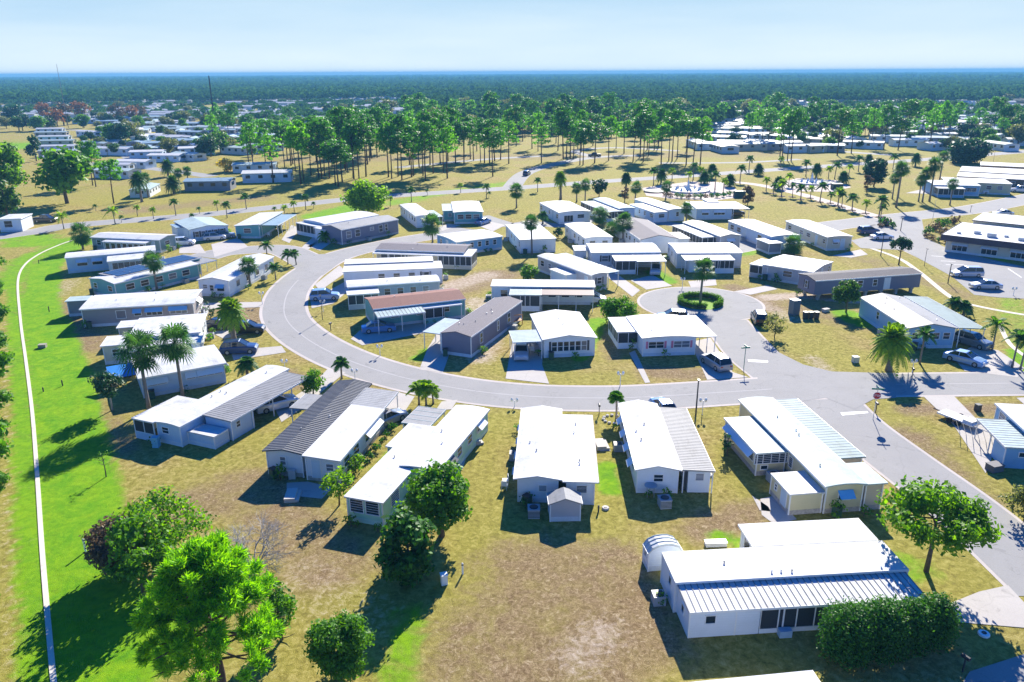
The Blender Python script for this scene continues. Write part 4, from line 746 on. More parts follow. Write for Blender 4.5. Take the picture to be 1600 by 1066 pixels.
# ---------------------------------------------------------------- vegetation
def rs(seed): return np.random.default_rng(seed)
def quads_mesh(name, C, A, B, mats):
    # each leaf clump card: centre C, half axes A and B (n,3)
    n = len(C); v = np.stack([C-A-B*.6, C+A*.2-B, C+A+B*.3, C-A*.1+B], 1).reshape(-1, 3).astype(np.float32)
    me = bpy.data.meshes.new(name); me.vertices.add(4*n); me.vertices.foreach_set('co', v.ravel())
    me.loops.add(4*n); me.loops.foreach_set('vertex_index', np.arange(4*n, dtype=np.int32)); me.polygons.add(n)
    me.polygons.foreach_set('loop_start', (np.arange(n)*4).astype(np.int32)); me.update(calc_edges=True)
    me.materials.append(mats); return me
def leaf_arrays(r, clumps, per, size, up=.35, squash=.8):
    # clumps: (x,y,z,rad); cards spread over each clump's skin and inside it
    C = []; A = []; B = []
    for (x, y, z, q) in clumps:
        n = max(3, int(per*q*q)); d = r.normal(size=(n, 3)); d /= np.linalg.norm(d, axis=1)[:, None]
        rad = q*(r.random(n)**.45)*(1+.12*r.normal(size=n)); c = np.array([x, y, z])+d*rad[:, None]*np.array([1, 1, squash])
        nrm = d*.8+r.normal(size=(n, 3))*.55+np.array([0, 0, up]); nrm /= np.linalg.norm(nrm, axis=1)[:, None]
        t = np.cross(nrm, r.normal(size=(n, 3))); t /= np.linalg.norm(t, axis=1)[:, None]; b = np.cross(nrm, t)
        s = size*(.6+.8*r.random(n)); C.append(c); A.append(t*s[:, None]); B.append(b*(s*.62)[:, None])
    return np.concatenate(C), np.concatenate(A), np.concatenate(B)
BARK = mat('bark', (.13,.10,.08), .9, .4, 3, bump=.6); BARKG = mat('palm_bark', (.26,.22,.19), .9, .3, 4, bump=.5); BARKP = mat('pine_bark', (.12,.075,.055), .9, .45, 3, bump=.6)
LF = dict(oak=leafmat('leaves_oak', (.018,.055,.010), (.055,.13,.018), .35), bright=leafmat('leaves_bright', (.035,.12,.008), (.13,.30,.015), .5),
  lime=leafmat('leaves_lime', (.05,.16,.006), (.20,.40,.012), .5), pine=leafmat('needles_pine', (.022,.09,.012), (.055,.19,.018), .35), pineb=leafmat('needles_bright', (.035,.17,.008), (.12,.38,.012), .5), pinen=leafmat('needles_near', (.03,.14,.006), (.19,.44,.014), .42),
  dark=leafmat('leaves_dark', (.006,.028,.012), (.025,.075,.022), .25), hedge=leafmat('leaves_hedge', (.010,.05,.008), (.045,.15,.014), .3), olive=leafmat('leaves_olive', (.05,.07,.02), (.14,.16,.045), .4),
  rust=leafmat('leaves_rust', (.13,.06,.025), (.27,.15,.05), .3), brown=leafmat('leaves_brown', (.05,.035,.02), (.11,.085,.045), .3), palm=leafmat('fronds_palm', (.02,.07,.015), (.06,.15,.03), .35),
  palmy=leafmat('fronds_yellow', (.07,.16,.01), (.2,.32,.03), .45), magno=leafmat('leaves_magnolia', (.006,.03,.012), (.03,.09,.03), .15, (.1,.2,.1)), far=leafmat('leaves_far', (.02,.06,.02), (.05,.11,.03), .2), green=leafmat('leaves_green', (.022,.085,.006), (.085,.22,.014), .4),
  grey=leafmat('twigs_grey', (.22,.2,.19), (.36,.34,.33), .1), yellow=leafmat('leaves_yellow', (.25,.2,.02), (.45,.38,.04), .4))
def limbs(r, H, z0, R, n, t0, lean=.0, rise=.5):
    mb = MB(); top = Vector((lean*H, 0, H*.82)); mb.tube([(0,0,-.1), (lean*H*.2+.04*H*r.normal()*.3, .02*H*r.normal()*.3, H*.3), (lean*H*.6, 0, H*.58), top], [t0*1.25, t0*.9, t0*.62, t0*.15], 7)
    for k in range(n):
        a = 2*math.pi*k/n+r.uniform(-.4, .4); z = z0+(H*.8-z0)*r.random()*.8; q = R*r.uniform(.55, .9); b = Vector((lean*z, 0, z))
        e = b+Vector((math.cos(a)*q, math.sin(a)*q, q*rise*r.uniform(.6, 1.3))); m = b.lerp(e, .5)+Vector((0, 0, -.06*q))
        mb.tube([b, m, e], [t0*.42, t0*.26, t0*.06], 5)
    return mb
def crown_clumps(r, H, z0, R, n, shape='round', q=.33, lean=0):
    out = []; hh = (H-z0)/2; zc = z0+hh
    for k in range(n):
        d = r.normal(size=3); d /= np.linalg.norm(d)
        if shape == 'dome' and d[2] < -.25: d[2] = -d[2]*.6
        f = r.uniform(.45, .86); c = r.uniform(.75, 1.2)*q*R
        x, y, z = d*f*np.array([R, R, hh])
        if shape == 'flat': z = z*.55+hh*.25*r.normal()*.6
        out.append((x+lean*zc, y, zc+z, c))
    return out
def tree_meshes(seed, H, R, z0, n, leaf, per, size, t0=.2, shape='round', bark=BARK, q=.34, lean=0, nl=7, rise=.5, smoothb=True):
    r = rs(seed); cl_ = crown_clumps(r, H, z0, R, n, shape, q, lean); C, A, B = leaf_arrays(r, cl_, per, size)
    return limbs(r, H, z0*.9, R, nl, t0, lean, rise).mesh('trunk', bark, smoothb), quads_mesh('crown', C, A, B, leaf)
def plant(name, label, cat, loc, ms, s=1.0, rz=0, group=None, sz=None):
    e = empty(name, loc, rz, label, cat, group); e.scale = (s, s, sz or s)
    link_mesh('trunk', ms[0], e); link_mesh('crown', ms[1], e); return e
# palms -------------------------------------------------------------------
def frond_feather(mb, L, a, up, droop, nl=14, ll=.5, w=.075, base=(0,0,0)):
    ca, sa = math.cos(a), math.sin(a); pts = []
    for k in range(nl+1):
        t = k/nl; ho = L*(t*math.cos(up)*(1-.15*t)); z = L*(t*math.sin(up)-droop*t*t); pts.append(Vector((base[0]+ca*ho, base[1]+sa*ho, base[2]+z)))
    side = Vector((-sa, ca, 0))
    for k in range(1, nl+1):
        p = pts[k]; d = (pts[k]-pts[k-1]).normalized(); l = ll*math.sin(math.pi*min(1, .12+.88*k/nl))**.6+.05
        for s in (-1, 1):
            e = p+side*s*l*.85+d*l*.45+Vector((0,0,-l*.32)); m = p.lerp(e, .5)+Vector((0,0,.05*l))
            mb.add([p-d*w, p+d*w, m+d*w*1.1, e, m-d*w*1.1], [(0,1,2,3,4)])
    mb.tube(pts[::3]+[pts[-1]], w*.45, 3)
def frond_fan(mb, L, a, el, size, base=(0,0,0), n=11, r=random):
    d = Vector((math.cos(a)*math.cos(el), math.sin(a)*math.cos(el), math.sin(el))); c = Vector(base)+d*L; side = Vector((-math.sin(a), math.cos(a), 0)); upv = side.cross(d)
    mb.tube([base, c], .022, 3)
    vs = [c]; fs = []
    for k in range(n):
        t = -1.9+3.8*k/(n-1); w = 1.0/n*2.2
        e = c+(d*math.cos(t)+side*math.sin(t))*size*(1-.12*abs(t)/1.9)+Vector((0,0,-size*(.18+.12*abs(t))))+upv*.03*size*(k % 2)
        m1 = c+(d*math.cos(t-w*.5)+side*math.sin(t-w*.5))*size*.6; m2 = c+(d*math.cos(t+w*.5)+side*math.sin(t+w*.5))*size*.6
        i = len(vs); vs += [m1, e, m2]; fs.append((0, i, i+1, i+2))
    mb.add(vs, fs)
def palm_meshes(kind, seed, H, leaf='palm', S=1.0, lean=.04):
    rd = random.Random(seed); tm = MB(); fm = MB(); top = Vector((lean*H, lean*.4*H, H))
    tr = dict(fan=.19, date=.34, feather=.11, robust=.2)[kind]
    pts = [Vector((lean*H*t*t, lean*.4*H*t*t, H*t)) for t in (-.02, .2, .4, .6, .8, 1)]; rr = [tr*1.35, tr*1.0, tr*.92, tr*.9, tr*.95, tr*1.1]
    tm.tube(pts, rr, 8)
    if kind == 'date': tm.lathe([(tr*1.1, -.5), (tr*1.7, -.1), (tr*1.5, .3), (tr*.5, .6)], 9, top)
    if kind == 'fan':
        for k in range(64):
            a = rd.uniform(0, 6.28); el = rd.uniform(-.95, 1.35); frond_fan(fm, S*rd.uniform(.55, 1.0), a, el, S*rd.uniform(.65, .9), top)
        for k in range(10): frond_fan(fm, S*.6, rd.uniform(0, 6.28), -1.2, S*.7, top)
    elif kind == 'date':
        for k in range(96):
            t = k/96; a = k*2.399; frond_feather(fm, S*rd.uniform(2.1, 2.7), a, 1.35-2.0*t, .30+.35*t, 18, .5, .075, top)
    elif kind == 'feather':
        for k in range(17):
            t = k/17; a = k*2.399; frond_feather(fm, S*rd.uniform(1.4, 1.8), a, 1.2-1.1*t, .45+.25*t, 10, .5, .085, top)
    else:
        for k in range(30):
            t = k/30; a = k*2.399; frond_feather(fm, S*rd.uniform(1.7, 2.2), a, 1.3-1.4*t, .5+.3*t, 12, .45, .08, top)
    return tm.mesh('trunk', BARKG, True), fm.mesh('crown', LF[leaf])
def pine_meshes(seed, H, leaf='pine', per=26, size=.34, R=3.2, bare=.55):
    r = rs(seed); mb = MB(); lx = r.normal()*.25; mb.tube([(0,0,-.2), (lx*.3, .1, H*.3), (lx, .15, H*.65), (lx*1.2, 0, H*.95)], [.26, .2, .15, .05], 6)
    cls = []
    for k in range(19):
        z = H*(bare+(1-bare)*(k+.5)/19); t = (z/H-bare)/(1-bare); a = k*2.4+r.uniform(-.5, .5); q = R*(.35+.75*math.sin(math.pi*(.18+.72*t)))*r.uniform(.6, 1.05)
        e = Vector((lx+math.cos(a)*q, math.sin(a)*q, z+q*.22)); mb.tube([(lx, .1, z-.2), e], [.08, .02], 4)
        cls.append((e.x*.9, e.y*.9, e.z, R*r.uniform(.26, .42))); cls.append((e.x*.5+lx*.5, e.y*.5, e.z+.2, R*r.uniform(.22, .34)))
    for k in range(3):
        z = H*r.uniform(.35, bare); a = r.uniform(0, 6.28); mb.tube([(lx*.6, .1, z), (math.cos(a)*1.3, math.sin(a)*1.3, z+.3)], [.05, .015], 3)
    cls.append((lx, 0, H*.97, R*.33)); C, A, B = leaf_arrays(r, cls, per, size, .5, .55)
    return mb.mesh('trunk', BARKP, True), quads_mesh('crown', C, A, B, LF[leaf])
def place(px, py, z=0): v = P(px, py); return (v.x, v.y, z)
# --- foreground individuals
def big_tree(name, label, cat, bx, by, ty, rpx, leaf, seed, per=70, size=.2, n=46, z0=.35, q=.3, t0=.25, shape='round', bark=BARK, cz=None, **kw):
    H = height(bx, by, ty); g = P(bx, by); cp = P(bx, (by+ty)/2 if cz is None else cz, H*.6); d = (Vector((g.x, g.y, H*.6))-Vector((0, 0, CAM_H))).dot(F_); R = rpx*d/FPX
    return plant(name, label, cat, (g.x, g.y, 0), tree_meshes(seed, H, R, H*z0, n, LF[leaf], per, size, t0, shape, bark, q, **kw))
big_tree('leafy_tree', 'dense dark green leafy tree beside the long white home with mint walls', 'tree', 690, 838, 728, 56, 'green', 11, 150, .17, 60, .2, .34, .22)
big_tree('fan_shrub', 'dark green bushy palm clump in front of the leafy tree by the mint wall', 'shrub', 640, 905, 806, 46, 'hedge', 12, 170, .2, 40, .02, .4, .1)
big_tree('round_bush', 'round clipped dark green bush alone on the dry lawn at the bottom', 'bush', 534, 1058, 962, 50, 'green', 13, 420, .1, 70, .02, .36, .12)
big_tree('spreading_tree', 'light green spreading tree with forked trunk beside the side street', 'tree', 1447, 893, 775, 90, 'bright', 14, 95, .18, 60, .38, .26, .16, 'dome', nl=11, rise=.35)
big_tree('brown_bush', 'dark brown-green bush behind the yellow-green tree at lower left', 'bush', 195, 893, 806, 46, 'brown', 15, 260, .13, 50, .02, .4, .1)
big_tree('leafy_tree', 'loose yellow-green tree with airy twigs between the brown bush and the bare tree', 'tree', 262, 880, 768, 80, 'bright', 16, 60, .14, 60, .15, .26, .14)
big_tree('leafy_tree', 'mid green low tree wedged between the brown bush and the big pine', 'tree', 225, 930, 800, 52, 'green', 17, 130, .16, 40, .1, .34, .12)
big_tree('magnolia', 'small dark glossy tree with pale forked trunk left of the tall palms', 'tree', 176, 641, 580, 27, 'magno', 18, 170, .12, 40, .35, .34, .09, 'round', mat('bark_pale', (.45,.4,.35), .9), nl=8)
big_tree('sapling', 'thin sparse sapling on the edge of the bright green lawn', 'tree', 166, 745, 700, 15, 'green', 19, 60, .07, 18, .35, .3, .05, nl=9)
big_tree('leafy_tree', 'bright green small tree at the corner of the white side addition', 'tree', 530, 790, 735, 27, 'lime', 20, 120, .13, 26, .35, .36, .07, nl=9)
big_tree('shrub', 'leafy green shrub between the two driveways by the dark ribbed roof', 'bush', 490, 617, 577, 20, 'green', 21, 180, .14, 24, .1, .42, .08)
big_tree('shrub', 'low bright shrub along the wall of the white side addition', 'bush', 556, 737, 708, 16, 'bright', 22, 200, .1, 16, .02, .45, .05)
big_tree('round_bush', 'big round green bush behind the pink shuttered home', 'bush', 967, 506, 462, 28, 'green', 23, 260, .13, 44, .02, .38, .1)
big_tree('leafy_tree', 'dark green tree in front of the raised slate home', 'tree', 1322, 488, 437, 23, 'oak', 24, 170, .16, 36, .3, .36, .12)
big_tree('leafy_tree', 'dark tree rising behind the corner of the raised slate home', 'tree', 1404, 414, 369, 17, 'dark', 25, 120, .2, 26, .4, .36, .12, 'dome')
big_tree('shrub', 'yellow-green scraggly shrub by the dark car on the turning circle', 'bush', 1210, 528, 488, 19, 'olive', 26, 90, .13, 24, .15, .36, .06, nl=10)
big_tree('shrub', 'leafy bush cut by the right edge below the bright blue home', 'bush', 1600, 815, 755, 34, 'olive', 27, 150, .13, 30, .05, .36, .08)
big_tree('leafy_tree', 'yellow-green round tree between the boulevard and the slate grey home', 'tree', 575, 336, 283, 33, 'lime', 28, 60, .3, 44, .12, .34, .2)
big_tree('round_bush', 'green clipped bush beside the diagonal blue-roofed home', 'bush', 826, 436, 414, 16, 'green', 29, 160, .16, 20, .02, .45, .08)
big_tree('round_bush', 'small dark bush between the first two homes of the second row', 'bush', 872, 372, 355, 8, 'dark', 30, 100, .2, 10, .02, .5, .08)
big_tree('shrub', 'clump of leafy plants beside the door of the beige florida room', 'bush', 1136, 712, 672, 12, 'dark', 31, 160, .1, 14, .05, .4, .05)
big_tree('shrub', 'dark spiky shrub behind the parked dark car by the grey long home', 'bush', 330, 505, 470, 8, 'dark', 32, 160, .12, 14, .02, .4, .06)
big_tree('leafy_tree', 'wide dark grey-green tree near the palms at the right of the far park', 'tree', 1512, 255, 222, 33, 'dark', 33, 25, .5, 40, .1, .36, .3)
big_tree('round_bush', 'twin dark columnar bushes standing in the park', 'bush', 1365, 292, 246, 18, 'dark', 34, 40, .4, 30, .02, .4, .2)
big_tree('bare_bush', 'brown twiggy bush beside the twin dark bushes in the park', 'bush', 1354, 301, 268, 8, 'brown', 35, 40, .3, 16, .05, .45, .1)
big_tree('bare_bush', 'tall brown feathery grass clump left of the round fountain', 'bush', 976, 316, 287, 6, 'brown', 36, 50, .3, 14, .02, .5, .1)
big_tree('bare_bush', 'tall brown feathery grass clump right of the round fountain', 'bush', 1168, 320, 283, 10, 'brown', 37, 50, .3, 18, .02, .5, .1)
big_tree('leafy_tree', 'dark tree standing among the small palms left of the fountain', 'tree', 936, 308, 277, 14, 'dark', 38, 40, .35, 20, .1, .4, .12)
big_tree('round_bush', 'dark round hedge tree left of the small white gabled house', 'bush', 57, 252, 212, 12, 'dark', 39, 25, .45, 20, .02, .45, .2)
big_tree('leafy_tree', 'yellow-flecked tree behind the dark grey home by the boulevard', 'tree', 357, 268, 246, 15, 'yellow', 40, 30, .35, 16, .05, .4, .1)
# bare grey tree
H = height(395, 885, 790); g = P(395, 885); r = rs(44); mb = MB(); tw = MB()
def branch(b, d, L, t, lv):
    e = b+d*L; (mb if lv < 2 else tw).tube([b, b+d*L*.5+Vector(r.normal(size=3)*.05*L), e], [t, t*.7, t*.4], 5 if lv < 2 else 3)
    if lv < 4:
        for k in range(4 if lv < 3 else 3):
            n = (d+Vector(r.normal(size=3))*.62+Vector((0,0,.08))).normalized(); branch(b+d*L*r.uniform(.55, 1), n, L*r.uniform(.6, .82), t*.55, lv+1)
for k in range(8):
    a = k*.79; branch(Vector((0,0,0)), Vector((math.cos(a)*.75, math.sin(a)*.75, .75)).normalized(), H*.34, .075, 0)
e = empty('bare_tree', (g.x, g.y, 0), 0, 'leafless pale grey tree with a wide net of thin twigs', 'tree'); BG = mat('bark_grey', (.42,.40,.39), .9, .2); mb.build('trunk', BG, e, True); tw.build('twigs', BG, e)
# the big pine at the lower left
def big_pine(bx, by, ty, rpx, seed):
    H = height(bx, by, ty); g = P(bx, by); d = (Vector((g.x, g.y, H*.7))-Vector((0,0,CAM_H))).dot(F_); R = rpx*d/FPX; r = rs(seed)
    mb = MB(); mb.tube([(0,0,-.2), (.1,0,H*.3), (-.1,.05,H*.6), (-.25,0,H*.93)], [.3, .24, .17, .05], 9); C = []; A = []; B = []; tips = []
    for k in range(40):
        t = (k+.5)/40; z = H*(.40+.56*t); a = k*2.399+r.uniform(-.3, .3); q = R*(1.02-.78*max(0, t-.35)/.65)*(.75+.25*min(1, t/.25))*r.uniform(.72, 1.05); b = Vector((-.1, 0, z-.3))
        e = b+Vector((math.cos(a)*q, math.sin(a)*q, q*(.12+.4*t))); m = b.lerp(e, .5)-Vector((0,0,.05*q)); mb.tube([b, m, e], [.085, .05, .015], 5)
        for j in range(8 if t > .3 else 4):
            s = r.uniform(.35, 1.05); p = (b.lerp(m, s*2) if s < .5 else m.lerp(e, s*2-1)); off = Vector(r.normal(size=3)*np.array([.42, .42, .22]))*(.25+.75*s)*R*.28; tp = p+off; tips.append((tp, (off*.6+(e-b).normalized()*.5+Vector((0,0,.55))).normalized()))
            if j % 3 == 0: mb.tube([p, tp], [.022, .008], 3)
    for k in range(26): tips.append((Vector((-.25+r.normal()*R*.16, r.normal()*R*.16, H*(.93+.07*r.random()))), Vector((0,0,1))))
    for tp, ax in tips:
        n = 170; dd = r.normal(size=(n, 3)); dd /= np.linalg.norm(dd, axis=1)[:, None]; dd = dd*.85+np.array(ax)*.75; dd /= np.linalg.norm(dd, axis=1)[:, None]
        L = r.uniform(.16, .30, n)*.95; c = np.array(tp)+dd*(L*.9)[:, None]+r.normal(size=(n, 3))*.13; si = np.cross(dd, r.normal(size=(n, 3))); si /= np.linalg.norm(si, axis=1)[:, None]
        C.append(c); A.append(dd*L[:, None]); B.append(si*.03)
    e = empty('pine_tree', (g.x, g.y, 0), 0, 'big bright green pine in the lower left corner, nearest tree of all', 'tree')
    mb.build('trunk', BARKP, e, True); link_mesh('crown', quads_mesh('crown', np.concatenate(C), np.concatenate(A), np.concatenate(B), LF['pinen']), e)
big_pine(354, 1125, 862, 122, 5)
big_tree('round_bush', 'olive green bush half hidden behind the right side of the big pine', 'bush', 440, 1000, 905, 30, 'green', 45, 260, .12, 36, .02, .4, .1)
# row of rounded shrubs by the nearest home
for q, (bx, by, ty, rp, lab) in enumerate([(1318, 1030, 932, 46, 'leftmost of the four rounded dark green shrubs before the nearest home'), (1372, 1026, 924, 44, 'second of the four rounded shrubs before the nearest home, the tall one'), (1412, 1018, 922, 38, 'third rounded shrub from the left, squeezed between its neighbours'), (1452, 1008, 918, 38, 'rightmost rounded dark shrub, next to the shaded driveway')]):
    r = rs(60+q); H = height(bx, by, ty); g = P(bx, by); d = (Vector((g.x, g.y, H*.5))-Vector((0,0,CAM_H))).dot(F_); R = rp*d/FPX
    cls = [(R*.55*math.cos(a), R*.55*math.sin(a), z, R*.46) for z in (H*.22, H*.42, H*.6) for a in np.arange(0, 6.2, .7)]+[(0, 0, H*.66, R*.62), (R*.25, 0, H*.70, R*.5), (-R*.25, 0, H*.70, R*.5), (0, -R*.25, H*.70, R*.5)]
    C, A, B = leaf_arrays(r, cls, 520, .085, .2, 1.0); C[:, 2] += .05*np.sin(C[:, 0]*5); e = empty('rounded_shrub', (g.x, g.y, 0), 0, lab, 'shrub', 'rounded shrubs before the nearest home'); limbs(r, H*.8, .2, R*.6, 5, .08).build('trunk', BARK, e, True); link_mesh('crown', quads_mesh('crown', C, A, B, LF['hedge']), e)
# hedge ring on the turning circle, open to the front right
r = rs(70); cls = []; RR = 3.1
hc = P(1094, 474)
for k in range(64):
    a = -1.05+ (2*math.pi-.42)*k/64
    for zz in (.3, .55, .75): cls.append((RR*math.cos(a), RR*math.sin(a), zz, .42))
C, A, B = leaf_arrays(r, cls, 560, .07, .2, 1.0)
e = empty('ring_hedge', (hc.x, hc.y, 0), 0, 'round clipped green hedge ring on the turning circle', 'hedge'); link_mesh('foliage', quads_mesh('foliage', C, A, B, LF['green']), e)
mb = MB(); mb.tube([(RR*math.cos(a), RR*math.sin(a), .35) for a in np.arange(-1.05, 4.8, .2)], .3, 6); mb.build('stems', BARK, e)
polymesh('island_soil', circle(hc, 3.5), .034, mat('island_grass', (.22,.40,.03), .95, .4, 3), world=True)
# palms: near individuals
def palm(bx, by, ty, kind, label, seed, leaf='palm', S=1.0, lean=.03, group=None, name='palm_tree'):
    H = height(bx, by, ty); g = P(bx, by); return plant(name, label, 'palm', (g.x, g.y, 0), palm_meshes(kind, seed, max(.4, H-(S*.9 if kind == 'fan' else S*.7)), leaf, S, lean), rz=seed, group=group)
palm(233, 640, 527, 'fan', 'left one of the two tall fan palms beside the white awning home', 1, S=1.75, lean=-.0, name='fan_palm'); palm(286, 622, 516, 'fan', 'right one of the two tall fan palms beside the white awning home', 2, S=1.65, lean=0, name='fan_palm')
palm(1388, 580, 520, 'date', 'large date palm with golden lower fronds at the corner lot', 3, 'palmy', 1.2, .0, name='date_palm'); palm(366, 535, 476, 'date', 'spreading date palm between the dark parked cars and the street', 4, 'palmy', 1.0, 0, name='date_palm')
palm(1094, 473, 408, 'fan', 'single tall palm standing inside the hedge ring', 5, S=1.38, lean=.03, name='fan_palm')
palm(534, 592, 560, 'feather', 'small slender palm at the kerb above the dark ribbed roof', 6, S=.9, name='young_palm'); palm(1437, 568, 512, 'feather', 'slim palm right of the large date palm', 7, S=1.3)
palm(963, 655, 614, 'feather', 'thin ragged palm in a stone ring between two white homes', 8, 'green', .75, .05, name='young_palm')
for q, (x, y, t, l) in enumerate([(655, 633, 598, 'left stem'), (666, 634, 596, 'middle stem'), (677, 631, 600, 'right stem')]): palm(x, y, t, 'feather', l+' of the dense clump of three short palms by the kerb', 20+q, 'palmy', .95, .08*(q-1))
palm(245, 452, 398, 'fan', 'tall palm in front of the solar panelled teal home', 30, S=1.38, name='fan_palm'); palm(391, 447, 404, 'fan', 'palm at the corner of the cream home with gabled roof', 31, S=1.20, name='fan_palm')
palm(130, 390, 353, 'fan', 'round-headed palm at the top of the bright lawn', 32, S=1.80, name='fan_palm'); palm(676, 379, 340, 'fan', 'round-headed palm before the screened porch home near the bend', 33, S=1.80, name='fan_palm')
palm(831, 398, 339, 'fan', 'tall lone palm before the broad white home in the second row', 34, S=1.26, name='fan_palm'); palm(973, 378, 336, 'fan', 'tallest palm of the dark cluster by the shingle roof', 35, S=1.68, name='fan_palm'); palm(955, 372, 350, 'fan', 'short palm left of the dark cluster by the shingle roof', 36, S=1.32, name='fan_palm')
palm(936, 352, 326, 'fan', 'bushy dark palm before the blue metal roofs', 37, S=1.68, name='fan_palm'); palm(848, 350, 331, 'robust', 'low palm left of the arched carport home', 38, S=1.0); palm(1072, 348, 318, 'fan', 'palm between the stepped roofs home and the wide white home', 39, S=1.20, name='fan_palm')
palm(1240, 398, 370, 'fan', 'dark bushy palm below the long cream home', 40, S=1.56, name='fan_palm'); palm(1550, 548, 495, 'feather', 'leafy palm right of the grey-green ribbed roof', 41, 'green', 1.5); palm(1581, 575, 515, 'feather', 'left of the two thin palms at the right edge lawn', 42, S=1.3); palm(1594, 578, 522, 'feather', 'right of the two thin palms at the right edge lawn', 43, S=1.2)
palm(1488, 492, 466, 'robust', 'low palmetto clump beside the green utility box', 44, S=1.1); palm(1505, 494, 472, 'robust', 'second low palmetto clump nearer the footpath', 45, S=.9)
palm(450, 413, 391, 'feather', 'left of the pair of curved palms on the street corner lawn', 46, S=1.1, lean=-.1); palm(463, 414, 390, 'feather', 'right of the pair of curved palms on the street corner lawn', 47, S=1.1, lean=.12); palm(431, 437, 410, 'feather', 'small palm at the foot of the corner lawn', 48, S=1.2)
palm(417, 397, 376, 'feather', 'small palm on the green verge left of the bend', 49, S=1.3); palm(387, 590, 560, 'robust', 'dark spiky palmetto by the pale blue home with carport', 50, S=.9); palm(508, 378, 362, 'robust', 'dark palm bush at the gable of the slate grey home', 51, 'green', 1.2)
palm(807, 325, 290, 'fan', 'round-headed palm alone on the verge below the entrance road', 52, S=1.6, name='fan_palm'); palm(876, 312, 273, 'date', 'thick-headed palm below the entrance road', 53, 'palmy', 1.0, name='date_palm'); palm(978, 300, 274, 'date', 'dark short-headed palm above the brown grass clump', 54, S=.8)
for q, (x, y, t) in enumerate([(901,316,287),(914,320,282),(992,318,286),(940+100,312,285)]): palm(x, y, t, 'fan', ['left slender palm of the pair by the entrance road', 'right slender palm of the pair by the entrance road', 'round-headed palm left of the dark round pad', 'dark palm between the round pad and the fountain'][q], 60+q, S=1.3, name='fan_palm')
# palm sets that share meshes
YP = [palm_meshes('feather', 80+k, 2.4+.4*k, 'palmy' if k % 2 else 'palm', 1.15, .05) for k in range(3)]; TP = [palm_meshes('fan', 90+k, 6+k, 'palm', 1.3, .03*(k-1)) for k in range(3)]; DP = [palm_meshes('date', 95+k, 2.6+k, 'palm', 1.1, 0) for k in range(2)]
WALKP = [(1208,303),(1221,307),(1238,308),(1251,312),(1266,310),(1281,316),(1297,318),(1309,322),(1315,324),(1331,329),(1352,334),(1373,340),(1376,339)]
for q, (x, y) in enumerate(WALKP):
    plant('young_palm', 'young palm in a mulch bed along the pink walk', 'palm', place(x, y), YP[q % 3], 1.0+.35*(q % 2), q, 'young palms along the pink walk')
    mb = MB(); mb.lathe([(1.1, .0), (.95, .1), (.1, .14)], 14); o = mb.build('mulch_bed', mat('mulch', (.13,.08,.06), .95, .4, 6), None, False, place(x, y, .02)); tag(o, 'brown mulch bed around a young palm on the pink walk', 'flower bed', 'mulch beds on the pink walk')
for q, (x, y) in enumerate([(190,348),(240,342),(275,337),(312,334),(340,330),(355,341),(300,345),(215,338),(385,327),(430,334),(460,331),(478,328),(490,326),(610,323),(643,316),(668,305),(720,301),(760,310),(764,309),(445,338),(840,300),(150,330),(180,352)][:22]):
    plant('young_palm', 'small young palm in the boulevard verge', 'palm', place(x, y), YP[q % 3], .55+.25*(q % 3), q, 'young palms in the boulevard verge')
for q, (x, y, t) in enumerate([(180,350,322),(100,358,330)]): palm(x, y, t, 'feather', ['yellow-green palm beside the boulevard above the grey-green home', 'yellow-green palm right of the dark pickup'][q], 66+q, 'palmy', 1.7)
FP = [(1216,296),(1232,292),(1259,276),(1275,278),(1294,279),(1304,280),(1317,287),(1326,276),(1341,268),(1356,262),(1197,298),(1156,285),(1140,292),(1130,300),(1117,297),(1112,279),(1095,280),(1083,281),(1100,287),(1075,288),(1021,290),(1033,288),(1050,282),(1170,268),(1185,274),(1219,262),(1395,265),(1430,260)]
for q, (x, y) in enumerate(FP): plant('garden_palm', 'palm in the planting around the two fountains', 'palm', place(x, y), (DP[q % 2] if q % 3 == 0 else YP[q % 3]), .9+.5*((q*7) % 3)/2, q, 'palms around the fountains')
for q, (x, y) in enumerate([(1394,311),(1403,308),(1400,324),(1435,315),(1441,316),(1452,315),(1484,321),(1468,282)]): plant('fan_palm', 'tall thin palm on the lawn left of the bright blue home', 'palm', place(x, y), TP[q % 3], .95+.15*(q % 3), q*2, 'tall thin palms on the park lawn')
for q, (x, y, t) in enumerate([(263,276,254),(280,285,265),(222,316,275),(232,309,272),(272,303,280),(294,284,262)]): palm(x, y, t, 'fan' if q % 2 else 'date', ['palm right of the small white gabled house', 'short palm behind the dark grey home', 'left of the two thin palms before the small white gabled house', 'right of the two thin palms before the small white gabled house', 'bushy date palm left of the dark grey home', 'green palm just behind the corner of the dark grey home'][q], 70+q, S=1.3)
def spaced(n, x0, x1, y0, y1, dx=20, dy=5):
    out = []; t = 0
    while len(out) < n and t < 6000:
        t += 1; x = rd.uniform(x0, x1); y = rd.uniform(y0, y1)
        if all(abs(x-a) > dx*(y-90)/100 or abs(y-b) > dy*(y-120)/60 for a, b in out): out.append((x, y))
    return out
